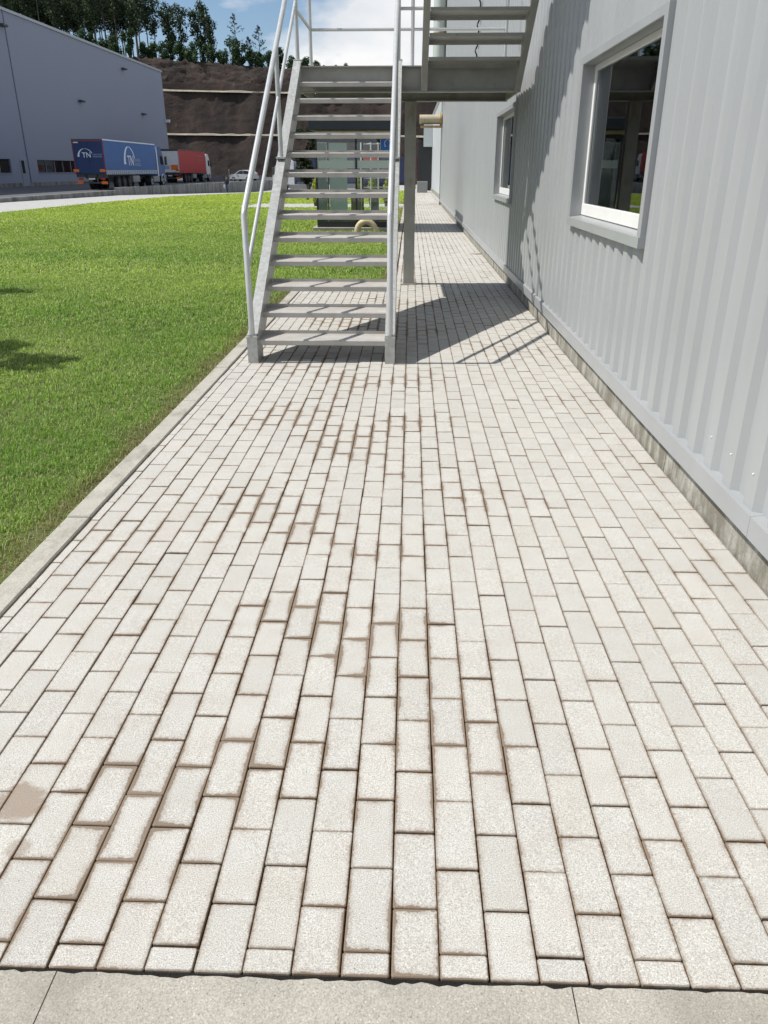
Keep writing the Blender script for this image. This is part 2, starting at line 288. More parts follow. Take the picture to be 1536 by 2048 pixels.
# ------------------------------------------------------------------ builders
WL = {}                                   # world location of each built object (unrotated while building)
def tag(o, label=None, cat=None, group=None, kind=None):
    if label: o['label'] = label
    if cat: o['category'] = cat
    if group: o['group'] = group
    if kind: o['kind'] = kind
    return o
def empty(name, loc, label=None, cat=None, group=None):
    o = bpy.data.objects.new(name, None); COL.objects.link(o); o.location = loc; o.empty_display_size = 0.2
    WL[o] = Vector(loc); return tag(o, label, cat, group)
class MB:
    def __init__(s): s.v = []; s.f = []; s.mi = []; s.cur = 0; s.sm = []
    def add(s, vs, fs, smooth=False):
        k = len(s.v); s.v += [tuple(p) for p in vs]
        for f in fs: s.f.append(tuple(i+k for i in f)); s.mi.append(s.cur); s.sm.append(smooth)
        return s
    def box(s, x0, x1, y0, y1, z0, z1, ch=0.0):
        if ch <= 0:
            vs = [(x, y, z) for z in (z0, z1) for y in (y0, y1) for x in (x0, x1)]
            return s.add(vs, [(0, 2, 3, 1), (4, 5, 7, 6), (0, 1, 5, 4), (2, 6, 7, 3), (0, 4, 6, 2), (1, 3, 7, 5)])
        c = ch
        bm = bmesh.new(); bmesh.ops.create_cube(bm, size=1.0)
        for v in bm.verts: v.co = Vector(((x0+x1)/2+v.co.x*(x1-x0), (y0+y1)/2+v.co.y*(y1-y0), (z0+z1)/2+v.co.z*(z1-z0)))
        bmesh.ops.bevel(bm, geom=list(bm.edges), offset=c, segments=1, affect='EDGES')
        bm.verts.index_update(); s.add([v.co[:] for v in bm.verts], [[v.index for v in f.verts] for f in bm.faces]); bm.free(); return s
    def prism(s, poly, axis, a, b):
        """poly: 2-D outline in the two other axes (in x,y,z order), extruded from a to b along axis."""
        def P(p, t):
            q = list(p); q.insert(axis, t); return tuple(q)
        n = len(poly); vs = [P(p, a) for p in poly]+[P(p, b) for p in poly]
        ar = sum(poly[i][0]*poly[(i+1) % n][1]-poly[(i+1) % n][0]*poly[i][1] for i in range(n))
        flip = (ar > 0) ^ (axis == 1) ^ (b < a)
        fs = [tuple(range(n)), tuple(range(2*n-1, n-1, -1))]+[(i, i+n, (i+1) % n+n, (i+1) % n) for i in range(n)]
        if flip: fs = [tuple(reversed(f)) for f in fs]
        return s.add(vs, fs)
    def tube(s, pts, r, seg=12, cap=True, r2=None):
        pts = [Vector(p) for p in pts]; n = len(pts); rings = []; pa = None
        for i, p in enumerate(pts):
            if i == 0: d = pts[1]-p
            elif i == n-1: d = p-pts[i-1]
            else: d = (pts[i+1]-p).normalized()+(p-pts[i-1]).normalized()
            d.normalize()
            if pa is None:
                up = Vector((0, 0, 1)) if abs(d.z) < 0.9 else Vector((0, 1, 0)); a = d.cross(up).normalized()
            else: a = (pa-d*pa.dot(d)).normalized()
            pa = a; b = a.cross(d).normalized()
            rr = r if r2 is None else r+(r2-r)*i/(n-1)
            k = 1.0
            if 0 < i < n-1:
                cosh = (pts[i+1]-p).normalized().dot(d); k = 1/max(cosh, 0.5)
            # stretch the ring in the plane of the bend
            ring = []
            if k > 1.001:
                t = ((pts[i+1]-p).normalized()-(p-pts[i-1]).normalized()).normalized()
                for j in range(seg):
                    an = 2*math.pi*j/seg; o = a*math.cos(an)*rr+b*math.sin(an)*rr
                    ring.append(p+o+t*(o.dot(t)*(k-1)))
            else:
                for j in range(seg):
                    an = 2*math.pi*j/seg; ring.append(p+a*math.cos(an)*rr+b*math.sin(an)*rr)
            rings.append(ring)
        vs = [v for ring in rings for v in ring]; fs = []
        for i in range(n-1):
            for j in range(seg):
                j2 = (j+1) % seg; fs.append((i*seg+j, i*seg+j2, (i+1)*seg+j2, (i+1)*seg+j))
        s.add(vs, [tuple(reversed(f)) for f in fs], True)
        if cap:
            s.add(rings[0], [tuple(range(seg))]); s.add(rings[-1], [tuple(reversed(range(seg)))])
        return s
    def sphere(s, c, r, u=12, v=8, sc=(1, 1, 1)):
        vs = [(c[0], c[1], c[2]-r*sc[2])]; fs = []
        for i in range(1, v):
            for j in range(u):
                t = math.pi*i/v; a = 2*math.pi*j/u
                vs.append((c[0]+r*sc[0]*math.sin(t)*math.cos(a), c[1]+r*sc[1]*math.sin(t)*math.sin(a), c[2]-r*sc[2]*math.cos(t)))
        vs.append((c[0], c[1], c[2]+r*sc[2])); L = len(vs)-1
        for j in range(u):
            fs.append((0, 1+(j+1) % u, 1+j)); fs.append((L, L-u+j, L-u+(j+1) % u))
            for i in range(v-2): fs.append((1+i*u+j, 1+i*u+(j+1) % u, 1+(i+1)*u+(j+1) % u, 1+(i+1)*u+j))
        return s.add(vs, fs, True)
    def build(s, name, mat, parent=None, label=None, cat=None, group=None, kind=None, col=None):
        me = bpy.data.meshes.new(name)
        if parent is None:
            a = np.array(s.v); base = Vector(((a[:, 0].min()+a[:, 0].max())/2, (a[:, 1].min()+a[:, 1].max())/2, a[:, 2].min()))
            off = base
        else: off = WL[parent]; base = Vector((0, 0, 0))
        me.from_pydata([(p[0]-off[0], p[1]-off[1], p[2]-off[2]) for p in s.v], [], s.f)
        for mm in (mat if isinstance(mat, (list, tuple)) else [mat]): me.materials.append(M[mm] if isinstance(mm, str) else mm)
        if any(s.mi): me.polygons.foreach_set('material_index', s.mi)
        me.polygons.foreach_set('use_smooth', s.sm)
        if col is not None:
            at = me.color_attributes.new('Col', 'FLOAT_COLOR', 'POINT'); at.data.foreach_set('color', np.asarray(col, np.float32).ravel())
        me.update()
        o = bpy.data.objects.new(name, me); COL.objects.link(o); o.location = base
        if parent is not None: o.parent = parent; WL[o] = off.copy()
        else: WL[o] = base.copy()
        return tag(o, label, cat, group, kind)
def copy_tree(o, parent=None, label=None):
    c = o.copy(); COL.objects.link(c); c.parent = parent
    if label: c['label'] = label
    for ch in o.children: copy_tree(ch, c)
    return c
def text_mesh(txt, size, name, mat, parent, M4, ital=0.0, xs=1.0):
    """flat lettering as a thin solid, placed by the 4x4 matrix M4 (local to the parent)"""
    cu = bpy.data.curves.new('t', 'FONT'); cu.body = txt; cu.size = size; cu.extrude = 0.004; cu.shear = ital; cu.offset = 0.012*size
    to = bpy.data.objects.new('t', cu); COL.objects.link(to)
    dg = bpy.context.evaluated_depsgraph_get(); me = bpy.data.meshes.new_from_object(to.evaluated_get(dg))
    COL.objects.unlink(to); bpy.data.objects.remove(to)
    me.name = name; me.transform(Matrix.Diagonal((xs, 1, 1, 1))); me.transform(M4); me.materials.clear(); me.materials.append(M[mat])
    o = bpy.data.objects.new(name, me); COL.objects.link(o); o.parent = parent; WL[o] = WL[parent].copy(); return o

# ================================================================== SETTING
WALL = 1.40            # plinth face
PX, PY = 0.1012, 0.2135
X0 = -0.021            # one column joint
YA, YB = 1.205, 1.0985 # joint phases of the two kinds of column
ROW_END = 66.0
XL, XR = -1.485, 1.40
# far ground, out to the horizon
MB().add([(-2500, -600, -1.75), (2500, -600, -1.75), (2500, 4000, -1.75), (-2500, 4000, -1.75)], [(0, 1, 2, 3)]).build('ground', 'asphalt', kind='structure')
# pavement bed (one sheet) with the bricks as children
pav = MB().box(XL, XR, 1.047, 11.0, -0.25, -0.012).box(-0.21, XR+0.02, 11.0, 38.79, -0.25, -0.0125).box(-0.21, XR+0.02, 38.96, ROW_END, -0.25, -0.0125).build('pavement', 'bed', kind='structure')
def brick_mesh(w, l, z, seedv, corner=True, taper=None):
    """ring data for one brick centred on 0: returns verts, faces, colours. top at z."""
    hw, hl = w/2, l/2; b = 0.0022; d = min(0.026, hw*0.55, hl*0.4)
    def ring(ix, zz):
        x, y = hw-ix, hl-ix; c = 0.0035 if corner else 0
        if not corner: return [(-x, -y, zz), (x, -y, zz), (x, y, zz), (-x, y, zz)]
        return [(-x+c, -y, zz), (x-c, -y, zz), (x, -y+c, zz), (x, y-c, zz), (x-c, y, zz), (-x+c, y, zz), (-x, y-c, zz), (-x, -y+c, zz)]
    rs = [ring(0, z-0.03), ring(0, z-b), ring(b*0.8, z), ring(b+d, z)]; n = len(rs[0])
    vs = [p for r in rs for p in r]; fs = []
    for k in range(3):
        for j in range(n): fs.append((k*n+j, k*n+(j+1) % n, (k+1)*n+(j+1) % n, (k+1)*n+j))
    fs.append(tuple(range(3*n, 4*n)))
    t = rng.random(); wv = max(0, rng.normal(0.06, 0.09))
    if rng.random() < 0.02: wv = 0.32
    ed = [1.2]*n+[1.1]*n+[1.0]*n+[0.0]*n
    return vs, fs, [(e, t, min(1, wv), 1) for e in ed]
cells = []
k0 = math.ceil((XL-X0)/PX)-1; k1 = math.ceil((XR-X0)/PX)
for k in range(k0, k1+1):
    xa, xb = X0+k*PX, X0+(k+1)*PX
    ph0 = YA if k % 2 == 0 else YB
    ys = [1.043]; j = math.ceil((1.06-ph0)/PY)
    while ph0+j*PY < ROW_END: ys.append(ph0+j*PY); j += 1
    ys.append(ROW_END)
    for ya, yb in zip(ys[:-1], ys[1:]):
        xl = XL if yb <= 11.0 else -0.2
        if ya < 11.0 < yb and xa < -0.25: yb = 10.99; xl = XL
        a, b = max(xa, xl+0.004), min(xb, XR-0.004)
        if ya < 38.95 < yb: ya = 38.955
        if ya < 38.80 < yb: yb = 38.795
        if 38.79 < ya < 38.95: continue
        if b-a < 0.02 or yb-ya < 0.03: continue
        cells.append((a, b, ya, yb))
cc = np.array(cells); ctr = np.c_[(cc[:, 0]+cc[:, 1])/2, (cc[:, 2]+cc[:, 3])/2, np.zeros(len(cc))]
px, py, pz = proj(ctr); ins = (px > -20) & (px < 1556) & (py < 2060)
area = np.where(ins, (cc[:, 1]-cc[:, 0])*(cc[:, 3]-cc[:, 2])/pz**3, 0)
near = set(np.argsort(-area)[:300].tolist())
sv, sf, sc = [], [], []
cache = {}
for i, (a, b, ya, yb) in enumerate(cells):
    g = 0.0009+0.0007*rng.random(); w, l = b-a-2*g, yb-ya-2*g-0.001*rng.random()
    dx, dy = rng.normal(0, 0.0006, 2); dz = rng.normal(0, 0.0009); rot = rng.normal(0, 0.0025)
    tx, ty = rng.normal(0, 0.006, 2)
    cx, cy = (a+b)/2+dx, (ya+yb)/2+dy
    if i in near:
        full = abs((b-a)-PX) < 1e-4 and abs((yb-ya)-PY) < 1e-4
        key = ('full', int(rng.integers(0, 24))) if full else ('cut', i)
        if key not in cache:
            vs, fs, co = brick_mesh(w, l, 0.0, i)
            me = bpy.data.meshes.new('paving_brick'); me.from_pydata(vs, [], fs); me.materials.append(M['brick'])
            at = me.color_attributes.new('Col', 'FLOAT_COLOR', 'POINT'); at.data.foreach_set('color', np.array(co, np.float32).ravel())
            cache[key] = me
        o = bpy.data.objects.new('paving_brick', cache[key]); COL.objects.link(o); o.parent = pav
        o.location = Vector((cx, cy, dz))-WL[pav]; o.rotation_euler = (tx, ty, rot)
    else:
        vs, fs, co = brick_mesh(w, l, 0.0, i, corner=cy < 8)
        k = len(sv); cr_, sr_ = math.cos(rot), math.sin(rot)
        sv += [(cx+x*cr_-y*sr_, cy+x*sr_+y*cr_, dz+z+tx*y-ty*x) for x, y, z in vs]; sf += [tuple(q+k for q in f) for f in fs]; sc += co
mb = MB(); mb.add(sv, sf); mb.build('paving_brick_field', 'brick', pav, kind='stuff', col=sc)
MB().box(-0.21, 1.66, ROW_END, 75, -0.3, -0.02).box(1.421, 1.66, 39.2, ROW_END-0.01, -0.3, -0.003).build('far_path', 'road', kind='structure')
MB().box(-0.2, 1.5, 38.8, 38.95, -0.3, -0.05).build('drain_channel', 'black', label='dark drain channel across the far end of the brick path', cat='drain')
M['seam'] = simple('black_seam_soil', (0.008, 0.007, 0.006), 0.95, var=0.5, scale=60, bmp=0.8, bsc=200)
MB().box(-1.49, 1.44, 1.0, 1.0465, -0.2, -0.007).build('seam_soil', 'seam', kind='structure')
# kerbs
kerb = empty('kerb', (-1.55, 1, -0.1), 'pale concrete kerb between the lawn and the brick path', 'kerb')
y = 0.25; kk = 0
while y < 10.9:
    y2 = min(y+1.0, 10.99)
    MB().box(-1.60+rng.normal(0, 0.001), -1.487, y+0.003, y2-0.003, -0.2, 0.010+rng.normal(0, 0.0015), 0.006).build('kerb_stone', 'kerb', kerb); y += 1.0
x = -1.6
while x < -0.32:
    x2 = min(x+1.0, -0.32); MB().box(x+0.003, x2-0.003, 11.003, 11.11, -0.2, 0.009, 0.006).build('kerb_stone', 'kerb', kerb); x += 1.0
y = 11.11
while y < 65.5:
    MB().box(-0.315, -0.215, y+0.003, y+0.997, -0.2, 0.008, 0.006).build('kerb_stone', 'kerb', kerb); y += 1.0
edge = empty('edge_strip', (0, 0.9, -0.15), 'grey concrete edging slabs across the near end of the path', 'edging')
M['joint_mortar'] = simple('sandy_joint', (0.30, 0.255, 0.19), 0.95, var=0.3, scale=40)
MB().box(-2.75, 1.88, 0.46, 1.0, -0.16, -0.0055).build('slab_bed', 'joint_mortar', edge)
for x in (-2.78, -1.745, -0.705, 0.345, 1.385):
    # ragged far edge where the slabs meet the bricks
    xs = np.linspace(x+0.0015, {-2.78: -1.745, -1.745: -0.705, -0.705: 0.345, 0.345: 1.385, 1.385: 1.9}[x]-0.0015, 60); top = []
    rag = 1.0418-0.0042*np.abs((0.6*np.convolve(rng.normal(0, 1.4, 64), np.ones(5)/3, 'valid')[:60]+rng.normal(0, 0.55, 60)+1.2*(rng.random(60) < 0.10)))
    vs = []; zt = -0.001+rng.normal(0, 0.001)
    for xx, rr in zip(xs, rag): vs += [(xx, 0.45, zt), (xx, rr-0.004, zt), (xx, rr, zt-0.006), (xx, rr+0.001, -0.15)]
    fs = []
    for i in range(59):
        for q in range(3): fs.append((i*4+q, (i+1)*4+q, (i+1)*4+q+1, i*4+q+1))
    n = len(vs); fs += [(0, 1, 2, 3), (n-1, n-2, n-3, n-4)]
    MB().add(vs, fs).build('edging_slab', 'slab', edge)
MB().box(-6, 3, -3, 0.45, -0.3, -0.004).build('forecourt', 'slab', kind='structure')
# lawn soil
LX = -15.8
lp = [(LX, -3), (-6.0, -3), (-6.0, 0.25), (-1.6, 0.25), (-1.6, 11.11), (-0.315, 11.11), (-0.315, 66), (-10.5, 61.5), (-14.9, 51), (LX, 40)]
MB().prism(lp, 2, -1.9, -0.008).build('lawn_soil', 'soil', kind='structure')
# road beside and beyond the lawn, falling away; the lorry yard with its retaining wall
def road_z(y): return float(np.interp(y, [-30, 20, 44, 62, 113, 200, 260], [-0.0, -0.02, -0.10, -0.24, -1.25, -1.6, -1.7]))
rows = [-30, 0, 20, 32, 44, 53, 62]; mb = MB(); vs = []
for yy in rows: vs += [(-22.0, yy, road_z(yy)), (LX-0.02, yy, road_z(yy)), (LX-0.02, yy, -1.9)]
mb.add(vs, [(i*3, i*3+1, i*3+4, i*3+3) for i in range(len(rows)-1)]+[(i*3+1, i*3+2, i*3+5, i*3+4) for i in range(len(rows)-1)])
rows = [51, 62, 80, 96, 113, 150, 199]; vs = []
for yy in rows: vs += [(-22.0 if yy > 51 else LX-0.02, yy, road_z(yy)-0.004), (12.0, yy, road_z(yy)-0.004)]
mb.add(vs, [(i*2, i*2+1, i*2+3, i*2+2) for i in range(len(rows)-1)])
mb.build('road', 'road', kind='structure')
MB().box(-140, -22.32, -30, 199, -2.2, 0.0).build('lorry_yard', 'yard', kind='structure')
wall = empty('retaining_wall', (-22.15, 62, -1.5), 'long low stained concrete wall between the lorry yard and the sunken road', 'wall')
y = -30
while y < 62: MB().box(-22.30, -22.0, y+0.01, y+6.56, -1.9, 0.115, 0.02).build('kerb_panel', 'road' if False else 'pwall', wall); y += 6.571
y = 62; 
while y < 188: MB().box(-22.28, -21.98, y+0.012, y+2.488, -1.9, 0.30-(y-62)*0.0035+rng.normal(0, 0.008), 0.02).build('wall_panel', 'pwall', wall); y += 2.5

# ================================================================== FACTORY WALL (right)
fac = empty('factory_wall', (1.6, 18, 0), 'light grey corrugated metal factory wall along the right of the path', 'building')
PER = 0.232; Y_OFF = 0.06
def cx_at(y):
    t = ((y-Y_OFF) % PER)/PER
    return t
PROF = [(0.0, 0.0), (0.37, 0.0), (0.52, 0.029), (0.88, 0.029)]
def wall_x(y):
    t = cx_at(y); pts = PROF+[(1.0, 0.0)]
    for (a, xa), (b, xb) in zip(pts[:-1], pts[1:]):
        if a <= t <= b: return 1.372+xa+(xb-xa)*(t-a)/(b-a)
    return 1.372
def clad(y0, y1, z0, z1, off=0.0):
    ys = {y0, y1}; k = math.floor((y0-Y_OFF)/PER)
    while Y_OFF+k*PER < y1:
        for t, _ in PROF:
            yy = Y_OFF+(k+t)*PER
            if y0 < yy < y1: ys.add(yy)
        k += 1
    ys = sorted(ys); vs = []
    for yy in ys: vs += [(wall_x(yy)+off, yy, z0), (wall_x(yy)+off, yy, z1)]
    MB().add(vs, [(i*2, i*2+1, i*2+3, i*2+2) for i in range(len(ys)-1)]).build('cladding_sheet', 'clad', fac)
WINS = [(4.80, 7.05, 1.09, 2.315), (11.30, 13.62, 1.09, 2.315)]
TOP = 9.4
y = Y_OFF-14*PER
while y < 38.9:
    y2 = min(y+4*PER, 38.95); off = 0.0
    cuts = sorted({y, y2}|{q for w in WINS for q in w[:2] if y < q < y2})
    for a, b in zip(cuts[:-1], cuts[1:]):
        w = next((w for w in WINS if w[0] <= (a+b)/2 <= w[1]), None)
        if w: clad(a, b, 0.235, w[2]+0.02, off); clad(a, b, w[3]-0.02, TOP, off)
        else: clad(a, b, 0.235, TOP, off)
    y = y2
mb = MB(); k = -6
while Y_OFF+k*PER < 3.4:
    yy = Y_OFF+(k+0.20)*PER; mb.tube([(1.373, yy, 0.40), (1.368, yy, 0.40)], 0.004, 8); k += 1
mb.build('fixing_screws', 'white', fac, kind='stuff')
# base flashing, plinth
y = -3.2
while y < 38.9:
    y2 = min(y+3.0, 38.95)
    MB().prism([(1.352, 0.165), (1.352, 0.255), (1.41, 0.262), (1.41, 0.258), (1.356, 0.250), (1.356, 0.172), (1.42, 0.172), (1.42, 0.165)], 1, y+0.001, y2-0.001).build('flashing', 'trim', fac); y = y2
y = -3.2
while y < 38.9:
    y2 = min(y+2.4, 38.95); MB().box(1.405+rng.normal(0, 0.0015), 1.60, y, y2-0.006, -0.3, 0.1645).build('plinth_block', 'plinth', fac); y = y2
MB().prism([(1.34, 0.0), (1.34, TOP), (1.62, TOP), (1.62, 0.0)], 1, 38.955, 39.10).build('corner_trim', 'trim', fac)
MB().box(1.345, 22, -3.2, 39.1, TOP+0.003, TOP+0.35).build('roof', 'trim', fac)
MB().box(21.7, 22, -3.2, 39.1, 0, TOP).box(1.62, 21.7, 38.9, 39.09, 0, TOP).box(1.45, 21.7, -3.2, -3.05, 0, TOP).build('back_wall', 'clad_far', fac)
for wi, (a, b, c, d) in enumerate(WINS):
    T = 0.062
    fr = MB()
    fr.box(1.337, 1.47, a, a+T, c+0.045, d, 0.004).box(1.337, 1.47, b-T, b, c+0.045, d, 0.004).box(1.338, 1.47, a+T-0.004, b-T+0.004, d-T, d-0.001, 0.004)
    win = fr.build('window', 'trim', fac)
    MB().prism([(1.331, c-0.012), (1.331, c+0.048), (1.47, c+0.066), (1.47, c-0.012)], 1, a-0.004, b+0.012).build('sill', 'trim', win)
    s = MB(); s.box(1.435, 1.475, a+T, b-T, c+0.067, c+0.155, 0.004).box(1.437, 1.475, b-T-0.05, b-T, c+0.155, d-T, 0.004).box(1.437, 1.475, a+T, a+T+0.05, c+0.155, d-T, 0.004).box(1.437, 1.475, a+T+0.05, b-T-0.05, d-T-0.045, d-T, 0.004)
    s.build('sash', 'white', win)
    MB().box(1.453, 1.459, a+T+0.049, b-T-0.049, c+0.154, d-T-0.044).build('pane', 'glass', win)
    # the room behind
    MB().add([(1.50, a-1.2, 0), (4.2, a-1.2, 0), (4.2, b+1.4, 0), (1.50, b+1.4, 0), (1.50, a-1.2, 3.0), (4.2, a-1.2, 3.0), (4.2, b+1.4, 3.0), (1.50, b+1.4, 3.0)],
             [(0, 1, 2, 3), (4, 7, 6, 5), (0, 4, 5, 1), (1, 5, 6, 2), (2, 6, 7, 3)]).build('room_lining', 'room', win)
    sl = MB()
    for k in range(7): sl.box(1.60+0.01*(k % 2), 1.612+0.01*(k % 2), b-0.10-0.075*k, b-0.03-0.075*k, c+0.02, d+0.1)
    sl.build('blind', 'blind', win)
    MB().box(2.3, 2.6, a+0.95, a+1.25, 0, 3.0, 0.01).build('column', 'column', win)
    MB().box(3.4, 4.15, a+1.2, b+0.8, 0.7, 0.78).box(3.9, 4.15, a+0.2, b+1.0, 1.45, 1.50).box(3.9, 4.15, a+0.2, b+1.0, 1.95, 2.0).build('shelf', 'grey_bin', win)
# farther annexe
ann = empty('annexe', (3, 55, 0), 'pale blue-grey metal annexe at the far end of the path', 'building')
MB().box(1.66, 12, 41.2, 70, 0.0, 5.2).build('wall', 'clad_far', ann)
MB().box(1.60, 1.658, 41.2, 70, 0.0, 0.22).build('plinth', 'plinth', ann)
MB().box(1.63, 12.1, 41.1, 70.1, 5.2, 5.5).build('roof', 'trim', ann)
MB().box(1.64, 1.66, 47.6, 47.68, 0.22, 5.2).build('seam', 'darkgrey', ann)
MB().box(0.95, 1.64, 66, 66.3, 3.15, 5.2).build('end_wall', 'clad_far', ann)
MB().box(0.55, 1.64, 66.6, 66.8, 0.0, 3.6).build('doorway', 'black', ann)  # solid black slab: shade inside the open doorway, put into the colour
MB().box(0.45, 1.2, 60.2, 61.0, 0.0, 0.75, 0.02).build('step_block', 'grey_bin', ann)
# duct and stack at the wall's far corner
du = empty('exhaust_duct', (1.0, 38.4, 3.5), 'cream horizontal duct jutting from the far wall corner', 'duct')
MB().tube([(1.75, 38.3, 3.55), (0.35, 38.3, 3.55)], 0.19, 20).build('pipe', 'duct', du)
MB().tube([(1.34, 38.3, 3.55), (1.26, 38.3, 3.55)], 0.27, 20).build('collar', 'rust', du)
MB().box(0.4, 1.36, 38.1, 38.5, 3.22, 3.30).build('bracket', 'rust', du)
stk = empty('exhaust_stack', (1.12, 37.0, 4.6), 'tall pale green exhaust stack with rusty joint at far wall end', 'chimney')
MB().tube([(1.12, 37, 4.55), (1.12, 37, 12.5)], 0.275, 24).build('pipe', 'stack', stk)
MB().tube([(1.12, 37, 6.45), (1.12, 37, 6.66)], 0.295, 24).build('joint_band', 'rust', stk)
for z in (5.2, 7.1): MB().tube([(1.12, 37, z), (1.12, 37, z+0.04)], 0.30, 24).build('flange', 'stack', stk)
for z in (5.0, 8.0): MB().tube([(1.12, 37, z), (1.75, 37, z)], 0.05, 8).build('bracket', 'galv', stk)
# hanging twisted cable on the wall
pts = [(1.33+0.02*math.sin(t*0.9), 19.0-0.06*t*0.3+0.05*math.cos(t*0.9), 3.2+t*0.03) for t in range(0, 60)]
MB().tube(pts, 0.016, 6).build('coiled_cable', 'black', label='thin black coiled cable hanging on the grey wall behind the upper stairs', cat='cable')
MB().tube([(1.28, 15.85, -0.001), (1.28, 15.85, 0.016)], 0.11, 24).build('drain_cover', 'kerb', label='small round beige drain cover on the bricks beside the wall', cat='drain cover')

# ================================================================== STAIRS
ST = empty('steel_staircase', (-0.74, 6.5, 0), 'galvanised steel outdoor staircase with open treads and a landing', 'staircase')
SXL, SXR = (-1.36, -1.275), (-0.20, -0.118)
GO, RI = 0.275, 0.185
def stringer(x0, x1):
    return [(6.45, 0.0), (6.45, 0.205), (10.10, 2.64), (10.10, 2.36), (6.70, 0.095), (6.70, 0.0)]
for x0, x1 in (SXL, SXR):
    MB().prism(stringer(x0, x1), 0, x0, x1).build('stringer', 'galv', ST)
    MB().box(x0-0.005, x1+0.005, 6.447, 6.50, 0.203, 0.225, 0.003).build('foot_bracket', 'galv', ST)
def tread_mb(x0, x1, yn, z, d=1):
    """folded plate: rounded nose lip down, flat, raised back lip; d=+1 when walking up goes to +Y"""
    Y = lambda t: yn+d*t
    poly = [(0.006, z-0.048), (0.0, z-0.044), (0.0, z-0.008), (0.007, z), (0.281, z), (0.281, z+0.026), (0.288, z+0.026), (0.288, z-0.006), (0.012, z-0.006), (0.006, z-0.014)]
    return MB().prism([(Y(a), b) for a, b in poly], 0, x0, x1)
for i in range(13):
    tread_mb(-1.273, -0.202, 6.52+i*GO+rng.normal(0, 0.001), 0.185+i*RI).build('tread', 'tread', ST)
# landing
PZ = 2.59
ld = MB().box(-1.279, 1.219, 10.18, 11.499, PZ-0.03, PZ).build('landing_deck', 'tread', ST)
def channel_x(x0, x1, yw, z0, z1, d):
    return MB().box(x0, x1, yw, yw+0.012, z0, z1).box(x0, x1, min(yw, yw+d*0.075), max(yw, yw+d*0.075)+0.012, z1, z1+0.013).box(x0, x1, min(yw, yw+d*0.075), max(yw, yw+d*0.075)+0.012, z0-0.013, z0)
channel_x(-1.272, 1.25, 10.165, 2.335, 2.577, -1).build('edge_beam', 'steel_paint', ST)
channel_x(-1.272, 1.25, 11.50, 2.335, 2.545, -1).build('edge_beam', 'steel_paint', ST)
for x in (-1.30, 1.22): MB().box(x, x+0.02, 10.18, 11.49, 2.325, 2.558).build('edge_beam', 'steel_paint', ST)
for x in (-0.5, 0.35): MB().box(x, x+0.05, 10.18, 11.48, 2.42, 2.555).build('joist', 'steel_paint', ST)
# H post
hp = MB().box(-0.09, 0.062, 11.40, 11.412, 0.012, 2.32).box(-0.09, 0.062, 11.54, 11.552, 0.012, 2.32).box(-0.019, -0.009, 11.412, 11.54, 0.012, 2.32)
post = hp.build('post', 'steel_paint', ST)
MB().box(-0.13, 0.10, 11.36, 11.59, 0.0015, 0.012).build('base_plate', 'steel_paint', post)
MB().box(0.178, 1.172, 9.992, 10.098, 2.575, 2.60).build('toe_plate', 'steel_paint', ST)
# second flight, climbing back towards the camera along the wall
for x0, x1 in ((0.105, 0.175), (1.175, 1.245)):
    MB().prism([(10.098, 2.325), (10.098, 2.52), (5.80, 2.52+4.298*0.676), (5.80, 2.325+4.298*0.676)], 0, x0, x1).build('upper_stringer', 'steel_paint', ST)
for i in range(14):
    tread_mb(0.177, 1.173, 9.985-i*GO, 2.602+i*0.186, -1).build('upper_tread', 'steel_paint', ST)
MB().box(-0.0, 1.25, 4.55, 5.79, 5.10, 5.25).build('upper_landing', 'steel_paint', ST)
for yy in (4.75, 5.6): MB().tube([(1.24, yy, 5.15), (1.45, yy, 5.15)], 0.04, 8).build('wall_bracket', 'steel_paint', ST)
# handrails
SL = RI/GO
def rail_set(x, inner):
    zt = 1.18
    MB().tube([(x, 6.475, 0.222), (x, 6.475, zt-0.01), (x, 6.52, zt+0.035), (x, 10.12, zt+0.035+3.6*SL), (x, 10.2, zt+0.035+3.6*SL+0.01)], 0.0245, 14).build('handrail', 'galv_rail', ST)
    MB().tube([(x, 6.476, 0.76), (x, 10.12, 0.76+3.645*SL)], 0.0175, 10).build('mid_rail', 'galv_rail', ST)
    for yp in (8.55, 10.15):
        zb = 0.205+(min(yp, 10.1)-6.45)*0.667+0.004
        p = MB().tube([(x, yp, zb), (x, yp, zt+0.035+(yp-6.52)*SL)], 0.0225, 12).build('rail_post', 'galv_rail', ST)
        MB().box(x-0.045, x+0.045, yp-0.05, yp+0.05, zb-0.012+0.004, zb+0.012, 0.003).build('post_foot', 'galv', p)
    nf = MB().box(x-0.043, x+0.043, 6.452, 6.525, 0.226, 0.238, 0.003).build('post_foot', 'galv', ST)
    MB().tube([(x-0.012, 6.452, 0.232), (x-0.012, 6.440, 0.232)], 0.012, 8).build('bolt', 'galv', ST)
rail_set(-1.318, 0); rail_set(-0.159, 1)
for x in (-1.318, 0.0, 1.19):
    MB().tube([(x, 11.49, 2.55), (x, 11.49, 3.66)], 0.0225, 12).build('rail_post', 'galv_rail', ST)
MB().tube([(-1.318, 10.15, 3.66), (-1.318, 11.49, 3.66), (1.19, 11.49, 3.66)], 0.0245, 12).build('handrail', 'galv_rail', ST)
MB().tube([(-1.318, 10.15, 3.15), (-1.318, 11.49, 3.15)], 0.0175, 10).build('mid_rail', 'galv_rail', ST)
MB().tube([(-1.318, 11.49, 3.142), (1.19, 11.49, 3.142)], 0.0175, 10).build('mid_rail', 'galv_rail', ST)
MB().tube([(-0.159, 10.15, 3.15), (0.13, 10.15, 3.15)], 0.0175, 10).build('mid_rail', 'galv_rail', ST)
MB().tube([(-0.159, 10.15, 3.66), (0.13, 10.05, 3.62), (0.13, 5.8, 3.62+4.25*0.676)], 0.0245, 12).build('upper_handrail', 'galv_rail', ST)
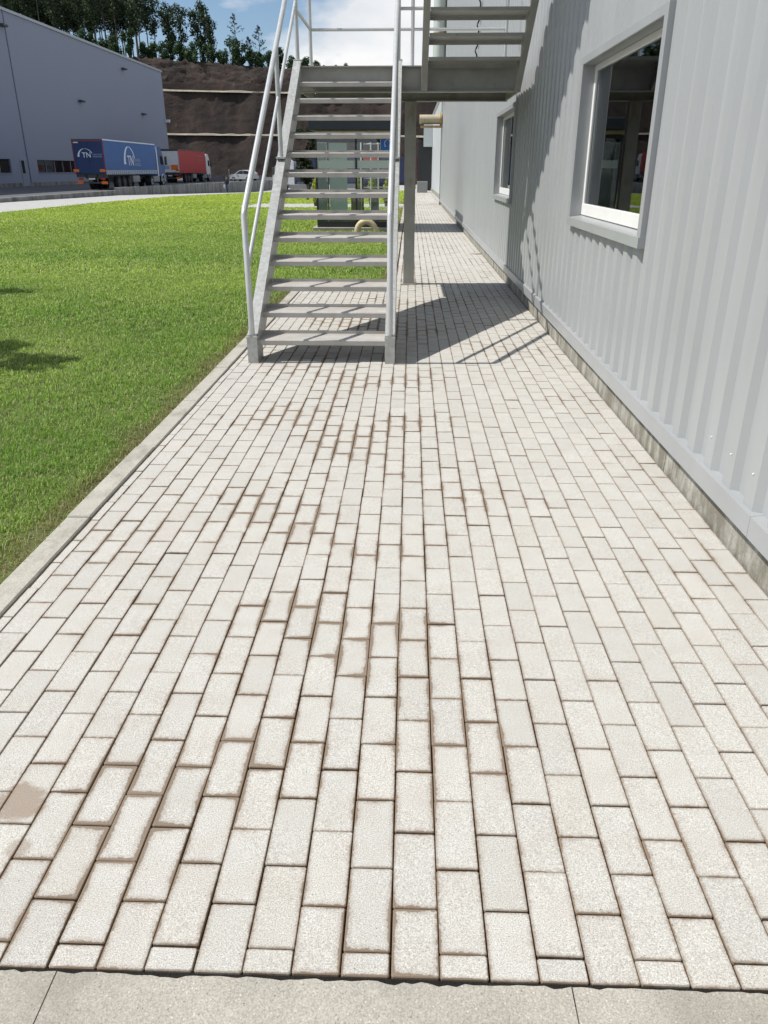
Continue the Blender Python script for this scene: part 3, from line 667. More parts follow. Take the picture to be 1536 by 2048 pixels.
MB().tube([(0.13, 10.05, 3.12), (0.13, 5.8, 3.12+4.25*0.676)], 0.0175, 10).build('upper_mid_rail', 'galv_rail', ST)
for yp in (8.6, 7.1, 5.85):
    MB().tube([(0.13, yp, 2.50+(10.098-yp)*0.676), (0.13, yp, 3.62+(10.05-yp)*0.676)], 0.0225, 12).build('rail_post', 'galv_rail', ST)

# ================================================================== GLASS SHELTER and things round it
B = empty('glass_shelter', (-1.4, 23.3, 0), 'glass walled shelter with flat dark roof behind the stairs', 'shelter')
bx0, bx1, by0, by1 = -2.50, -0.42, 22.0, 25.0
MB().box(bx0-0.12, -0.34, by0-0.12, by1+0.1, -0.05, 0.09, 0.01).build('base_slab', 'slab', B)
MB().box(bx0-0.10, bx1+0.1, by0-0.55, by1+0.1, 2.42, 2.68, 0.01).build('roof', 'navy_roof', B)
MB().box(bx0+0.02, bx1-0.02, by0-0.1, by1, 2.33, 2.418).build('ceiling', 'beige', B)
for x in (bx0, -1.46, bx1-0.05):
    for y in (by0, by1-0.05):
        MB().box(x, x+0.05, y, y+0.05, 0.09, 2.33).build('frame_post', 'black', B)
for y, zt in ((by0, 0.24), (by1-0.05, 0.12)):
    MB().box(bx0+0.05, bx1-0.05, y, y+0.05, 0.09, zt).build('bottom_rail', 'black', B)
    MB().box(bx0+0.05, bx1-0.05, y+0.004, y+0.046, 2.24, 2.33).build('top_rail', 'black', B)
for (xa, xb) in ((bx0+0.05, -1.46), (-1.41, bx1-0.05)):
    MB().box(xa+0.001, xb-0.001, by0+0.022, by0+0.030, 0.242, 2.238).build('pane', 'booth_glass', B)
    MB().box(xa+0.002, xb-0.002, by0+0.0185, by0+0.0205, 1.54, 1.73).build('frosted_band', 'frost', B)
for x in (bx0+0.022, bx1-0.03):
    MB().box(x, x+0.008, by0+0.051, by1-0.051, 0.1, 2.33).build('pane', 'booth_glass', B)
MB().box(bx0+0.07, bx0+0.6, by1-0.045, by1-0.02, 0.13, 2.23).build('back_panel', 'frost', B)
sg = MB().box(-0.80, -0.43, 21.965, 21.98, 1.86, 2.29, 0.002).build('sign', 'sign_blue', B, label='blue square sign with white outlined symbol')
sm = MB()
for x0, x1, z0, z1 in ((-0.80, -0.43, 2.282, 2.29), (-0.80, -0.43, 1.86, 1.868), (-0.80, -0.792, 1.868, 2.282), (-0.438, -0.43, 1.868, 2.282), (-0.775, -0.46, 1.905, 1.92)): sm.box(x0, x1, 21.960, 21.9645, z0, z1)
arc = [(-0.615+0.075*math.cos(a), 21.961, 2.13+0.085*math.sin(a)) for a in np.linspace(R_(-50), R_(230), 22)]
sm.tube([(-0.53, 21.961, 2.055)]+arc+[(-0.70, 21.961, 2.055)], 0.010, 6); sm.build('symbol', 'decal_white', sg)
for x, w, mt, nm, lb in ((-1.55, 0.30, 'olive_bin', 'waste_bin', 'olive square bin standing inside the glass shelter'), (-1.02, 0.22, 'grey_bin', 'ash_bin', 'narrow grey bin standing inside the glass shelter')):
    b = MB().box(x-w/2, x+w/2, 23.6, 23.6+w, 0.09, 0.95, 0.012)
    bo = b.build(nm, mt, label=lb, cat='bin'); MB().box(x-w/2-0.012, x+w/2+0.012, 23.588, 23.612+w, 0.951, 0.99, 0.006).build('lid', 'darkgrey', bo)
# beige arch in the grass
for nm_i, (x, y, lb) in enumerate([(-1.11, 20.6, 'beige half ring rising from the grass in front of the glass shelter')]):
    pts = [(x+0.225*math.cos(a), y, 0.225*math.sin(a)+0.09) for a in np.linspace(-0.6, math.pi+0.6, 30)]
    MB().tube(pts, 0.075, 16).build('half_ring', 'beige', label=lb, cat='ornament')
# white tube rack behind the shelter
rk = empty('tube_rack', (-1.3, 27, 0), 'white metal tube rack standing behind the glass shelter', 'rack')
for x in (-1.60, -1.29, -1.05, -0.6):
    MB().tube([(x, 27, 0), (x, 27, 2.5)], 0.022, 8).build('upright', 'white_paint', rk)
for z in (0.98, 1.25, 1.9, 2.25): MB().tube([(-1.6, 27, z), (-0.6, 27, z+0.02)], 0.016, 8).build('rung', 'white_paint', rk)
MB().box(-7.5, -0.33, 36.2, 40.2, -0.25, -0.003).build('cross_path', 'road', kind='structure')

# ------------------------------------------------------------------ foliage
def leaf_cloud(centres, radii, n, size, seed, squash=1.0, tall=1.0, up=0.3):
    r = np.random.default_rng(seed); centres = np.array(centres, float); radii = np.array(radii, float)
    w = radii**2; idx = r.choice(len(centres), n, p=w/w.sum())
    d = r.normal(size=(n, 3)); d /= np.linalg.norm(d, axis=1)[:, None]
    rad = radii[idx]*r.random(n)**0.45
    p = centres[idx]+d*rad[:, None]*np.array([1, 1, squash])
    nrm = d*0.6+r.normal(size=(n, 3))*0.6+np.array([0, 0, up]); nrm /= np.linalg.norm(nrm, axis=1)[:, None]
    a = np.cross(nrm, r.normal(size=(n, 3))); a /= np.linalg.norm(a, axis=1)[:, None]; b = np.cross(nrm, a)
    s = size*(0.6+0.8*r.random(n))[:, None]
    v = np.stack([p-a*s*0.5*tall, p-b*s*0.28, p+a*s*0.5*tall, p+b*s*0.28], 1).reshape(-1, 3)
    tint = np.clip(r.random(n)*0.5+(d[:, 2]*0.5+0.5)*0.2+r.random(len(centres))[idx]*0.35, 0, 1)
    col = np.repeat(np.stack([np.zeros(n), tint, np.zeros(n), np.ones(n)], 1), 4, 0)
    f = np.arange(n*4).reshape(-1, 4)
    return v, f, col
def foliage(name, mat, parent, data):
    mb = MB(); mb.v = [tuple(p) for p in data[0]]; mb.f = [tuple(q) for q in data[1]]; mb.mi = [0]*len(mb.f); mb.sm = [False]*len(mb.f)
    return mb.build(name, mat, parent, col=data[2])
def make_euc(H, seed, crown_lo=0.42):
    r = np.random.default_rng(seed); root = empty('eucalyptus_tree', (0, 0, 0))
    bend = r.normal(0, 0.35, 2); mb = MB()
    def tp(t): return (bend[0]*t*t*1.5, bend[1]*t*t*1.5, H*t)
    mb.tube([tp(t) for t in np.linspace(0, 0.97, 9)], 0.17*H/14, 7, r2=0.03)
    cs, rs = [], []
    for k in range(15):
        t = crown_lo+(0.97-crown_lo)*(k/14)**0.9; q = tp(t); an = r.random()*6.28
        ln = (0.35+1.15*math.sin(math.pi*min(1, (t-crown_lo)/(1.02-crown_lo)))**0.8)*H/13*(0.6+0.7*r.random())
        e = (q[0]+math.cos(an)*ln, q[1]+math.sin(an)*ln, q[2]+0.5*ln+0.2)
        if k < 14: mb.tube([q, ((q[0]+e[0])/2, (q[1]+e[1])/2, q[2]+0.15*ln), e], 0.045, 5, r2=0.015)
        cs.append(e); rs.append((0.75+0.7*r.random())*H/13)
        if r.random() < 0.5: cs.append((q[0]+r.normal(0, 0.3), q[1]+r.normal(0, 0.3), q[2]+0.4)); rs.append(0.85*H/13)
    mb.build('trunk', 'trunk', root)
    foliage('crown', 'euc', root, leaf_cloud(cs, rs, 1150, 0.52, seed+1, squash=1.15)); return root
def make_bush(seed, w, h, mat='bush', name='bush', n=1300, size=0.30):
    r = np.random.default_rng(seed); root = empty(name, (0, 0, 0)); cs, rs = [], []; mb = MB()
    for k in range(11):
        an = r.random()*6.28; q = r.random()**0.6*w*0.55; z = h*(0.15+0.72*r.random()*(1-q/w*0.6)); e = (math.cos(an)*q, math.sin(an)*q, z)
        cs.append(e); rs.append(w*(0.2+0.2*r.random())); mb.tube([(0, 0, -0.2), (e[0]*0.5, e[1]*0.5, z*0.6), e], 0.05, 5, r2=0.012)
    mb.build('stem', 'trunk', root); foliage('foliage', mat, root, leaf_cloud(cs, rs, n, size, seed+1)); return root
def cliff_top(x): return 23.3+max(0.0, -(x+30))*0.072
def top_z(x, y): return cliff_top(x)+max(0, y-209)*0.03
# ================================================================== CLIFF, FOREST
def make_cliff_mesh():
    sec = [(193.5, -1.8, 0), (195.4, 3, 1), (197.6, 8.9, 1), (198.4, 8.95, 0), (200.6, 9.05, 0), (202.2, 13.5, 1), (203.9, 18.3, 1), (204.8, 18.35, 0), (206.6, 18.5, 0), (207.6, 21, 1), (208.8, 23.3, 1), (212, 23.5, 0), (240, 24.6, 0), (330, 26, 0)]
    prof = []
    for (y0, z0, r0), (y1, z1, r1) in zip(sec[:-1], sec[1:]):
        n = 11 if z1-z0 > 1.5 else 2
        for k in range(n): prof.append((y0+(y1-y0)*k/n, z0+(z1-z0)*k/n, (r0+(r1-r0)*k/n)))
    prof.append(sec[-1]); xs = np.arange(-170, 60, 0.8); vs = []; r = np.random.default_rng(5)
    ph_ = r.random(8)*6.28; gul = np.convolve(r.normal(0, 1, len(xs)+8), np.ones(3)/2, 'same')
    for (yy, z, k) in prof:
        for x in xs:
            zz = z
            if z > 18.4: zz = 18.4+(z-18.4)*(cliff_top(x)-18.4)/(23.3-18.4) if z < 23.4 else z+cliff_top(x)-23.3
            elif z > 0: zz = z+(-(x+45))*0.02*z/18
            rough_ = k*(0.35*math.sin(x*0.21+ph_[0])+0.2*math.sin(x*0.53+ph_[1])+0.12*gul[int(round((x+170)/0.8))]+0.06*r.normal())
            vs.append((x, yy+rough_, zz+(0.25*r.normal() if z > 20 else 0)))
    n = len(xs); fs = [(i*n+j, i*n+j+1, (i+1)*n+j+1, (i+1)*n+j) for i in range(len(prof)-1) for j in range(n-1)]
    MB().add(vs, fs, True).build('hillside', 'cliff', kind='structure')
make_cliff_mesh()
for zb, yb in ((9.0, 197.75), (18.35, 203.95)):
    mb = MB(); r = np.random.default_rng(int(zb)); xs = np.arange(-120, 30, 2.0); ds = r.normal(0, 0.05, len(xs)); hs = 0.36+r.normal(0, 0.06, len(xs)); vs = []
    for x, d, h in zip(xs, ds, hs):
        z = zb+(-(x+45))*0.02*zb/18-0.18
        vs += [(x, yb-0.55+d, z), (x, yb-0.35+d, z+h), (x, yb+0.8+d, z+h+0.05)]
    mb.add(vs, [(i*3+q, (i+1)*3+q, (i+1)*3+q+1, i*3+q+1) for i in range(len(xs)-1) for q in (0, 1)])
    mb.build('bench_edge', 'cliff_lip', label='pale rough ledge line of the %s terrace on the dark earth cliff' % ('lower' if zb < 12 else 'upper'), cat='ledge')
variants = [make_euc(h, 40+i, lo) for i, (h, lo) in enumerate([(11, 0.36), (13, 0.45), (15, 0.42), (17, 0.5), (12, 0.3), (19, 0.5)])]
euc_spots = []
r = np.random.default_rng(77)
def img_x(px_, y): return (px_-822)*0.000650*y*1.0
for pxv in (338, 349, 362, 374, 395, 405, 421, 447, 460, 472):                # the right, lower end of the wood
    euc_spots.append((img_x(pxv, 214), 212+r.random()*6, (0 if pxv in (405, 447, 472) else 4) if pxv > 385 else r.choice([1, 2])))
for pxv in np.arange(-60, 345, 6.5):
    Y = 212+r.random()*26; euc_spots.append((img_x(pxv+r.normal(0, 4), Y), Y, r.choice([1, 2, 3, 5, 2, 3])))
for pxv in np.arange(-60, 330, 9):
    Y = 232+r.random()*30; euc_spots.append((img_x(pxv+r.normal(0, 5), Y), Y, r.choice([2, 3, 5, 5])))
used = set()
for ei, (x, y, v) in enumerate(euc_spots):
    src = variants[int(v)]
    if int(v) not in used: o = src; used.add(int(v))
    else: o = copy_tree(src)
    z = top_z(x, y)-0.3; o.location = (x, y, z); s = 0.9+0.2*r.random(); o.scale = (s, s, s); o.rotation_euler.z = r.random()*6.28
    lb = 'tall eucalyptus with slim bare trunk deep in the wood behind the warehouse roof'
    if ei < 10: lb = 'eucalyptus against the sky, %s from the right end of the wood' % ('tenth ninth eighth seventh sixth fifth fourth third second first'.split()[ei])
    tag(o, lb, 'tree', 'eucalyptus trees above the cliff')
bv = [make_bush(90+i, w, h) for i, (w, h) in enumerate([(1.7, 2.6), (2.1, 3.6), (1.5, 4.4), (1.9, 3.0)])]
bu = set()
for i, pxv in enumerate([225, 247, 262, 281, 297, 300, 330, 352, 368, 388, 402, 415, 428, 441, 456, 470, 487, 505, 520, 540, 556, 572, 590, 612, 634, 655, 668, 690, 706]):
    v = i % 4 if pxv < 645 else (0 if i % 2 else 3)
    if v not in bu: o = bv[v]; bu.add(v)
    else: o = copy_tree(bv[v])
    y = 209.6+r.random()*2.5; x = img_x(pxv, y); s = (1.15+0.6*r.random()) * (0.42 if pxv > 660 else 0.9 if pxv > 560 else 1.0)
    o.location = (x, y, top_z(x, y)-0.4); o.scale = (s, s, s*(1.1 if pxv < 560 else 0.9)); o.rotation_euler.z = r.random()*6.28
    tag(o, 'leafy green bush on the very edge of the cliff top', 'bush', 'bushes along the cliff edge')
def make_pine(name, H, seed, label, x, y):
    r = np.random.default_rng(seed); root = empty(name, (0, 0, 0), label, 'tree'); mb = MB(); mb.tube([(0, 0, 0), (0.1, 0, H*0.5), (0, 0, H)], 0.11, 6, r2=0.03); cs, rs = [], []
    for k in range(26):
        t = 0.42+0.57*k/25; an = r.random()*6.28; ln = H*0.17*(1.12-t)*2.2*(0.5+0.6*r.random()); e = (math.cos(an)*ln, math.sin(an)*ln, H*t+ln*0.45)
        mb.tube([(0, 0, H*t), e], 0.03, 4, r2=0.012)
        for q in (0.55, 0.8, 1.0): cs.append((e[0]*q, e[1]*q, H*t+ln*0.45*q)); rs.append(0.30)
    mb.build('trunk', 'trunk', root); foliage('crown', 'pine', root, leaf_cloud(cs, rs, 420, 0.32, seed)); root.location = (x, y, top_z(x, y)-0.3)
make_pine('pine_tree', 11.0, 3, 'lone thin pine with open branches standing clear above the bushes', img_x(515, 212), 212)
make_pine('pine_tree', 9.0, 4, 'sparse young pine beside the left stair handrail above the cliff', img_x(556, 212), 212)
make_pine('pine_tree', 6.5, 8, 'small spindly pine between the lone pine and the handrail', img_x(538, 211), 211)
# golden conifers and dark shrub
def make_conifer(seed, H, w):
    root = empty('potted_conifer', (0, 0, 0)); cs, rs = [], []
    for k in range(9):
        t = k/8; cs.append((0, 0, 0.32+t*(H-0.42))); rs.append(w*(0.55+0.45*math.sin(math.pi*min(1, 0.22+0.75*t)))*(1-0.72*t**2.2))
    foliage('foliage', 'conifer', root, leaf_cloud(cs, rs, 1500, 0.075, seed, squash=1.2, tall=1.6))
    mb = MB(); mb.tube([(0, 0, 0), (0, 0, 0.26)], 0.12, 12, r2=0.16); mb.build('pot', 'terracotta', root)
    MB().tube([(0, 0, 0.2), (0, 0, H*0.7)], 0.02, 6).build('stem', 'trunk', root); return root
cf = make_conifer(1, 1.36, 0.24)
for i, (x, y, lb, s) in enumerate([(-4.27, 37.6, 'yellow-green conifer column just left of the glass shelter', 1.0), (-1.68, 36.6, 'yellow-green conifer column seen through the right glass pane', 1.08), (-1.05, 37.4, 'yellow-green conifer column half hidden by the right handrail', 0.95), (-2.75, 45.0, 'yellow-green conifer column seen through the left glass pane', 1.1)]):
    o = cf if i == 0 else copy_tree(cf); o.location = (x, y, -0.003); o.scale = (s, s, s); o.rotation_euler.z = i*1.3; tag(o, lb, 'conifer', 'potted golden conifers')
def make_shrub_tree(name, x, y, H, w, seed, label, mat='shrub', n=3000, size=0.17):
    r = np.random.default_rng(seed); root = empty(name, (x, y, 0), label, 'tree'); mb = MB(); mb.tube([(x, y, -0.05), (x+0.04, y, H*0.4)], 0.07, 8, r2=0.045); cs, rs = [], []
    for k in range(17):
        an = r.random()*6.28; q = w*r.random()**0.6*0.7; z = H*(0.28+0.62*r.random()); e = (x+math.cos(an)*q, y+math.sin(an)*q, z); cs.append(e); rs.append(w*(0.26+0.16*r.random()))
        mb.tube([(x+0.04, y, H*0.25), ((x+e[0])/2, (y+e[1])/2, (z+H*0.3)/2), e], 0.03, 5, r2=0.008)
    mb.build('trunk', 'trunk', root); foliage('crown', mat, root, leaf_cloud(cs, rs, n, size, seed)); return root
make_shrub_tree('evergreen_shrub', -5.6, 45.0, 4.0, 0.85, 6, 'dark evergreen small tree left of the glass shelter', n=2600, size=0.2)
make_shrub_tree('garden_tree', -6.62, 6.3, 4.2, 0.9, 9, 'small garden tree out on the lawn casting the shadow at the left edge', mat='bush', n=1500, size=0.2)
make_shrub_tree('garden_tree', -8.35, 10.35, 4.0, 0.8, 19, 'farther garden tree on the lawn casting the faint shadow at the left edge', mat='bush', n=1400, size=0.18)

# ================================================================== WAREHOUSE (left)
WH = empty('warehouse', (-60, 90, 0), 'huge plain violet-grey warehouse behind the parked lorries', 'building')
FX = -38.0
holes = [(62.0, 79.0, 1.25, 2.45), (84.7, 104.0, 1.25, 2.45)]
ys = [50]+[q for h in holes for q in h[:2]]+[132.2]
def panel(y0, y1, z0, z1): MB().box(FX-0.3, FX, y0, y1, z0, z1).build('wall_panel', 'facade', WH)
cur = 50.0
for (a, b, c, d) in holes:
    panel(cur, a-0.002, 0.35, 15.0); panel(a, b, 0.35, c); panel(a, b, d, 15.0); cur = b+0.002
    nW = int((b-a)/2.1); sw = (b-a)/nW
    for k in range(nW):
        w = MB().box(FX-0.18, FX-0.14, a+k*sw+0.03, a+(k+1)*sw-0.03, c+0.04, d-0.04).build('window', 'dark_glass', WH)
        MB().box(FX-0.2, FX-0.06, a+k*sw-0.03, a+k*sw+0.028, c+0.002, d-0.002).build('mullion', 'grey_bin', w)
    MB().box(FX-0.2, FX+0.06, a-0.05, b+0.05, c-0.08, c-0.003).build('window_sill', 'facade', WH)
panel(cur, 132.2, 0.35, 15.0)
MB().box(FX-45, FX-0.31, 50, 132.2, 0, 15.0).build('core', 'facade', WH)
MB().box(FX-0.3, FX+0.02, 50, 132.2, 0.0, 0.345).build('plinth', 'pwall', WH)
MB().box(FX-45.2, FX+0.12, 49.8, 132.4, 15.003, 15.25).build('roof_edge', 'trim', WH)
MB().box(FX-0.1, FX+0.05, 82.55, 82.70, 0.35, 15.0).build('joint_cover', 'joint_grey', WH)
dr = MB().box(FX-0.05, FX+0.04, 80.9, 82.2, 0.05, 2.45).build('door', 'facade', WH)
MB().box(FX+0.041, FX+0.05, 81.1, 81.7, 1.2, 2.35).build('door_glass', 'dark_glass', dr); MB().box(FX+0.041, FX+0.07, 81.95, 82.05, 1.0, 1.15).build('handle', 'silver', dr)
for (y, z) in ((98.4, 8.7), (120.9, 8.7), (114.6, 13.6), (81.85, 13.7)):
    lp_ = MB().box(FX, FX+0.5, y-0.5, y+0.5, z-0.1, z+0.1, 0.03).build('wall_lamp', 'darkgrey', WH)
MB().box(FX, FX+0.7, 131.6, 132.1, 8.2, 8.6, 0.05).build('security_camera', 'white_paint', WH)

# ================================================================== VEHICLES
def wheel(parent, x, y, z, r_, w, mat_r='silver'):
    t = MB().tube([(x-w/2, y, z), (x-w/2+0.04, y, z), (x+w/2-0.04, y, z), (x+w/2, y, z)], r_, 20)
    o = t.build('wheel', 'rubber', parent)
    s = 1 if x > 0 else -1
    MB().tube([(x+s*(w/2-0.02), y, z), (x+s*(w/2+0.012), y, z)], r_*0.56, 16).build('rim', mat_r, o)
    MB().tube([(x+s*(w/2+0.0), y, z), (x+s*(w/2+0.04), y, z)], r_*0.2, 10).build('hub', 'darkgrey', o); return o
def arc_logo(parent, name, mat, to3, R1, a0, a1, w0, w1, seg=24, sx=1.0):
    vs = []; fs = []
    for i in range(seg+1):
        t = i/seg; a = a0+(a1-a0)*t; w = w0+(w1-w0)*t
        for rr in (R1-w, R1): vs.append(to3(sx*rr*math.cos(a), rr*math.sin(a)))
    for i in range(seg): fs.append((i*2, i*2+1, i*2+3, i*2+2))
    return MB().add(vs, fs).build(name, mat, parent)
def strokes(parent, to3, x0, x1, z0, z1, n, mat='decal_pale', seed=1):
    """a line of lettering too small to read: separate upright strokes with joining bars"""
    r = np.random.default_rng(seed); mb = MB(); w = (x1-x0)/n
    for k in range(n):
        a = x0+k*w; kind_ = r.integers(0, 4)
        rects = [(a, a+w*0.22, z0, z1)]
        if kind_ in (0, 2): rects.append((a+w*0.22, a+w*0.7, z1-(z1-z0)*0.2, z1))
        if kind_ in (1, 2): rects.append((a+w*0.22, a+w*0.7, z0, z0+(z1-z0)*0.2))
        if kind_ in (0, 3): rects.append((a+w*0.55, a+w*0.75, z0, z1))
        for (p, q, s, t) in rects: mb.add([to3(p, s), to3(q, s), to3(q, t), to3(p, t)], [(0, 1, 2, 3)])
    return mb.build('lettering', mat, parent)
def cab_profile(L, Hc):
    return [(0, 0.95), (0, Hc-0.25), (0.3, Hc), (L*0.55, Hc), (L*0.84, Hc-0.7), (L*0.93, 2.25), (L, 1.75), (L, 0.45), (L*0.8, 0.4), (L*0.78, 0.95)]
def lorry(loc, rotz, label, side, rear, frame, cabm, brand, skirt, z_top=3.72, rear_white=False, glass_top=True):
    T = empty('articulated_lorry', (0, 0, 0), label, 'lorry', 'parked lorries')
    W, L = 1.25, 13.6; zb = 1.22
    MB().box(-W, W, 0.06, L, zb, z_top-0.06, 0.02).build('trailer_body', side, T)
    MB().box(-W-0.012, W+0.012, 0.0, L+0.01, z_top-0.06, z_top+0.03, 0.01).build('roof_rail', 'decal_white' if brand == 'TN' else 'darkgrey', T)
    d = MB()
    for s in (-1, 1): d.box(min(0, s*(W-0.08))+0.006, max(0, s*(W-0.08))-0.006, -0.012, 0.058, zb+0.02, z_top-0.14)
    doors = d.build('rear_doors', rear, T)
    f = MB(); f.box(-W, -W+0.08, -0.02, 0.06, zb-0.02, z_top-0.06).box(W-0.08, W, -0.02, 0.06, zb-0.02, z_top-0.06).box(-W+0.08, W-0.08, -0.02, 0.06, z_top-0.14, z_top-0.06); f.build('rear_frame', frame, T)
    MB().box(-W, W, -0.03, 0.03, 3.66, z_top+0.035).build('rear_header', 'darkgrey', T)
    for s in (-1, 1):
        for k in range(27): MB().box(s*(W+0.004)-0.012, s*(W+0.004)+0.012, 0.25+k*0.495, 0.25+k*0.495+0.07, zb-0.08, zb+0.24).build('strap', 'darkgrey' if brand == 'TN' else side, T)
        MB().box(s*W-0.008, s*W+0.008, 0.05, L, zb-0.06, zb+0.27).build('side_rave', skirt, T)
        MB().box(s*(W-0.18)-0.32, s*(W-0.18)+0.12, -0.03, 0.0, zb+0.14, zb+0.34).build('reflective_plate', 'orange', T)
        MB().box(s*(W-0.25)-0.25, s*(W-0.25)+0.25, 0.0, 0.06, 0.46, 0.66).build('marker_board', 'orange', T)
        MB().box(s*(W-0.35)-0.18, s*(W-0.35)+0.18, 0.0, 0.05, 0.78, 0.92).build('tail_light', 'lamp_red', T)
    MB().box(-W+0.05, W-0.05, 0.06, 0.2, 0.5, 0.62).box(-0.5, -0.42, 0.1, 9.5, 0.85, zb-0.003).box(0.42, 0.5, 0.1, 9.5, 0.85, zb-0.003).box(-W, W, 0.1, 0.22, 0.95, zb-0.004).build('chassis', 'darkgrey', T)
    MB().box(-0.26, 0.26, 0.0, 0.03, 0.79, 0.91).build('number_plate', 'white_paint', T)
    for yy in (2.9, 4.25, 5.6):
        for s in (-1, 1): wheel(T, s*1.03, yy, 0.5, 0.5, 0.36, 'rubber' if False else 'darkgrey')
    for s in (-1, 1): MB().box(s*1.0-0.2, s*1.0+0.2, 6.6, 8.4, 0.5, 1.05, 0.03).build('side_locker', 'grey_bin', T)
    # tractor unit
    y0 = L+0.55; CL = 2.25; Hc = 3.55
    cb = MB().prism([(y0+a, b) for a, b in cab_profile(CL, Hc)], 0, -1.2, 1.2).build('cab', cabm, T)
    MB().add([(-1.1, y0+CL*0.852, Hc-0.75), (1.1, y0+CL*0.852, Hc-0.75), (1.1, y0+CL*0.938, 2.3), (-1.1, y0+CL*0.938, 2.3)], [(0, 1, 2, 3)]).build('windscreen', 'dark_glass', cb)
    for s in (-1, 1):
        MB().box(s*1.204-0.006, s*1.204+0.006, y0+0.95, y0+1.75, 2.0, 2.75).build('side_window', 'dark_glass', cb)
        MB().box(s*1.42-0.11, s*1.42+0.11, y0+CL*0.86, y0+CL*0.98, 1.95, 2.75, 0.03).build('mirror', 'darkgrey', cb)
        MB().box(s*0.85-0.2, s*0.85+0.2, y0+CL-0.01, y0+CL+0.02, 0.7, 0.9).build('headlight', 'decal_white', cb)
        MB().box(s*1.0-0.28, s*1.0+0.18, y0-1.6, y0+0.3, 0.45, 0.95, 0.04).build('fuel_tank', 'grey_bin', T)
        MB().tube([(s*1.22, y0+1.3+0.58*math.cos(a), 0.5+0.6*math.sin(a)) for a in np.linspace(0, math.pi, 12)], 0.04, 6).build('wheel_arch', 'white_paint', cb)
        MB().box(s*1.22-0.012, s*1.22+0.012, y0-0.25, y0+0.02, 0.95, Hc-0.2).build('side_fairing', 'white_paint', T)
        wheel(T, s*1.03, y0+1.35, 0.5, 0.5, 0.32); wheel(T, s*0.95, y0-2.35, 0.5, 0.5, 0.55)
    MB().box(-0.45, 0.45, y0-3.4, y0+0.4, 0.7, 0.94).build('tractor_chassis', 'darkgrey', T)
    MB().box(-1.15, 1.15, y0+CL-0.3, y0+CL+0.03, 0.35, 0.66, 0.03).build('bumper', cabm, cb)
    if brand == 'TN':
        def rt(u, v): return (u-0.28, -0.018, 2.45+v)
        arc_logo(doors, 'logo_arc', 'decal_white', rt, 0.62, R_(178), R_(95), 0.17, 0.03)
        arc_logo(doors, 'logo_arc', 'decal_white', rt, 0.62, R_(88), R_(28), 0.02, 0.06, sx=1.1)
        text_mesh('TN', 0.52, 'logo_letters', 'decal_white', doors, Matrix.Translation((-0.52, -0.02, 2.42)) @ Matrix.Rotation(R_(90), 4, 'X'))
        strokes(doors, lambda u, v: (u, -0.018, v), 0.33, 1.1, 2.58, 2.68, 11, seed=2); strokes(doors, lambda u, v: (u, -0.018, v), 0.33, 1.1, 2.42, 2.52, 11, seed=3)
        MB().box(-1.1, -0.72, -0.03, -0.021, 3.46, 3.54).build('header_label', 'decal_white', doors)
        body = T.children[0]
        def sd(u, v): return (1.257, 5.9+u, 1.95+v)
        arc_logo(body, 'logo_arc', 'decal_white', sd, 1.42, R_(180), R_(92), 0.52, 0.08, sx=1.0)
        arc_logo(body, 'logo_arc', 'decal_white', sd, 1.42, R_(86), R_(22), 0.05, 0.16, sx=1.15)
        text_mesh('TN', 1.12, 'logo_letters', 'decal_white', body, Matrix.Translation((1.26, 5.45, 1.87)) @ Matrix.Rotation(R_(90), 4, 'Z') @ Matrix.Rotation(R_(90), 4, 'X'))
        strokes(body, lambda u, v: (1.258, u, v), 7.15, 8.9, 2.18, 2.42, 11, seed=4); strokes(body, lambda u, v: (1.258, u, v), 7.15, 8.9, 1.83, 2.07, 9, seed=5)
    elif brand == 'red':
        body = T.children[0]
        strokes(body, lambda u, v: (1.258, u, v), 9.6, 12.3, 3.12, 3.36, 9, 'decal_red', 6); strokes(body, lambda u, v: (1.258, u, v), 10.0, 12.3, 2.62, 2.86, 8, 'decal_red', 7)
        MB().box(0.2, 1.1, -0.03, -0.013, 1.5, 2.1).build('rear_label', 'orange', doors); MB().box(-0.9, 0.0, -0.03, -0.013, 1.6, 2.0).build('rear_label', 'decal_pale', doors)
    elif brand == 'navy':
        body = T.children[0]
        strokes(body, lambda u, v: (-1.258, u, v), 3.5, 10.5, 1.95, 2.5, 9, 'decal_pale', 8)
        MB().box(-1.27, -1.258, 4.4, 6.3, 3.42, 3.66).build('red_panel', 'sign_red', body)
    T.location = loc; T.rotation_euler.z = rotz; return T
lorry((-25.75, 66.9, 0.0), 0, 'blue curtain-sided lorry with white TN arc logo on its rear doors', 'tarp_blue', 'door_blue', 'frame_red', 'cab_blue', 'TN', 'rave')
lorry((-30.2, 104.5, 0.0), 0, 'red curtain-sided lorry with pale rear doors and white cab', 'tarp_red', 'white_paint', 'rave', 'white_paint', 'red', 'tarp_red', z_top=3.85)
lorry((0.6, 96.5, -0.95), R_(90), 'dark navy lorry with white cab standing behind the glass shelter', 'navy', 'navy', 'frame_red', 'white_paint', 'navy', 'navy', z_top=3.75)

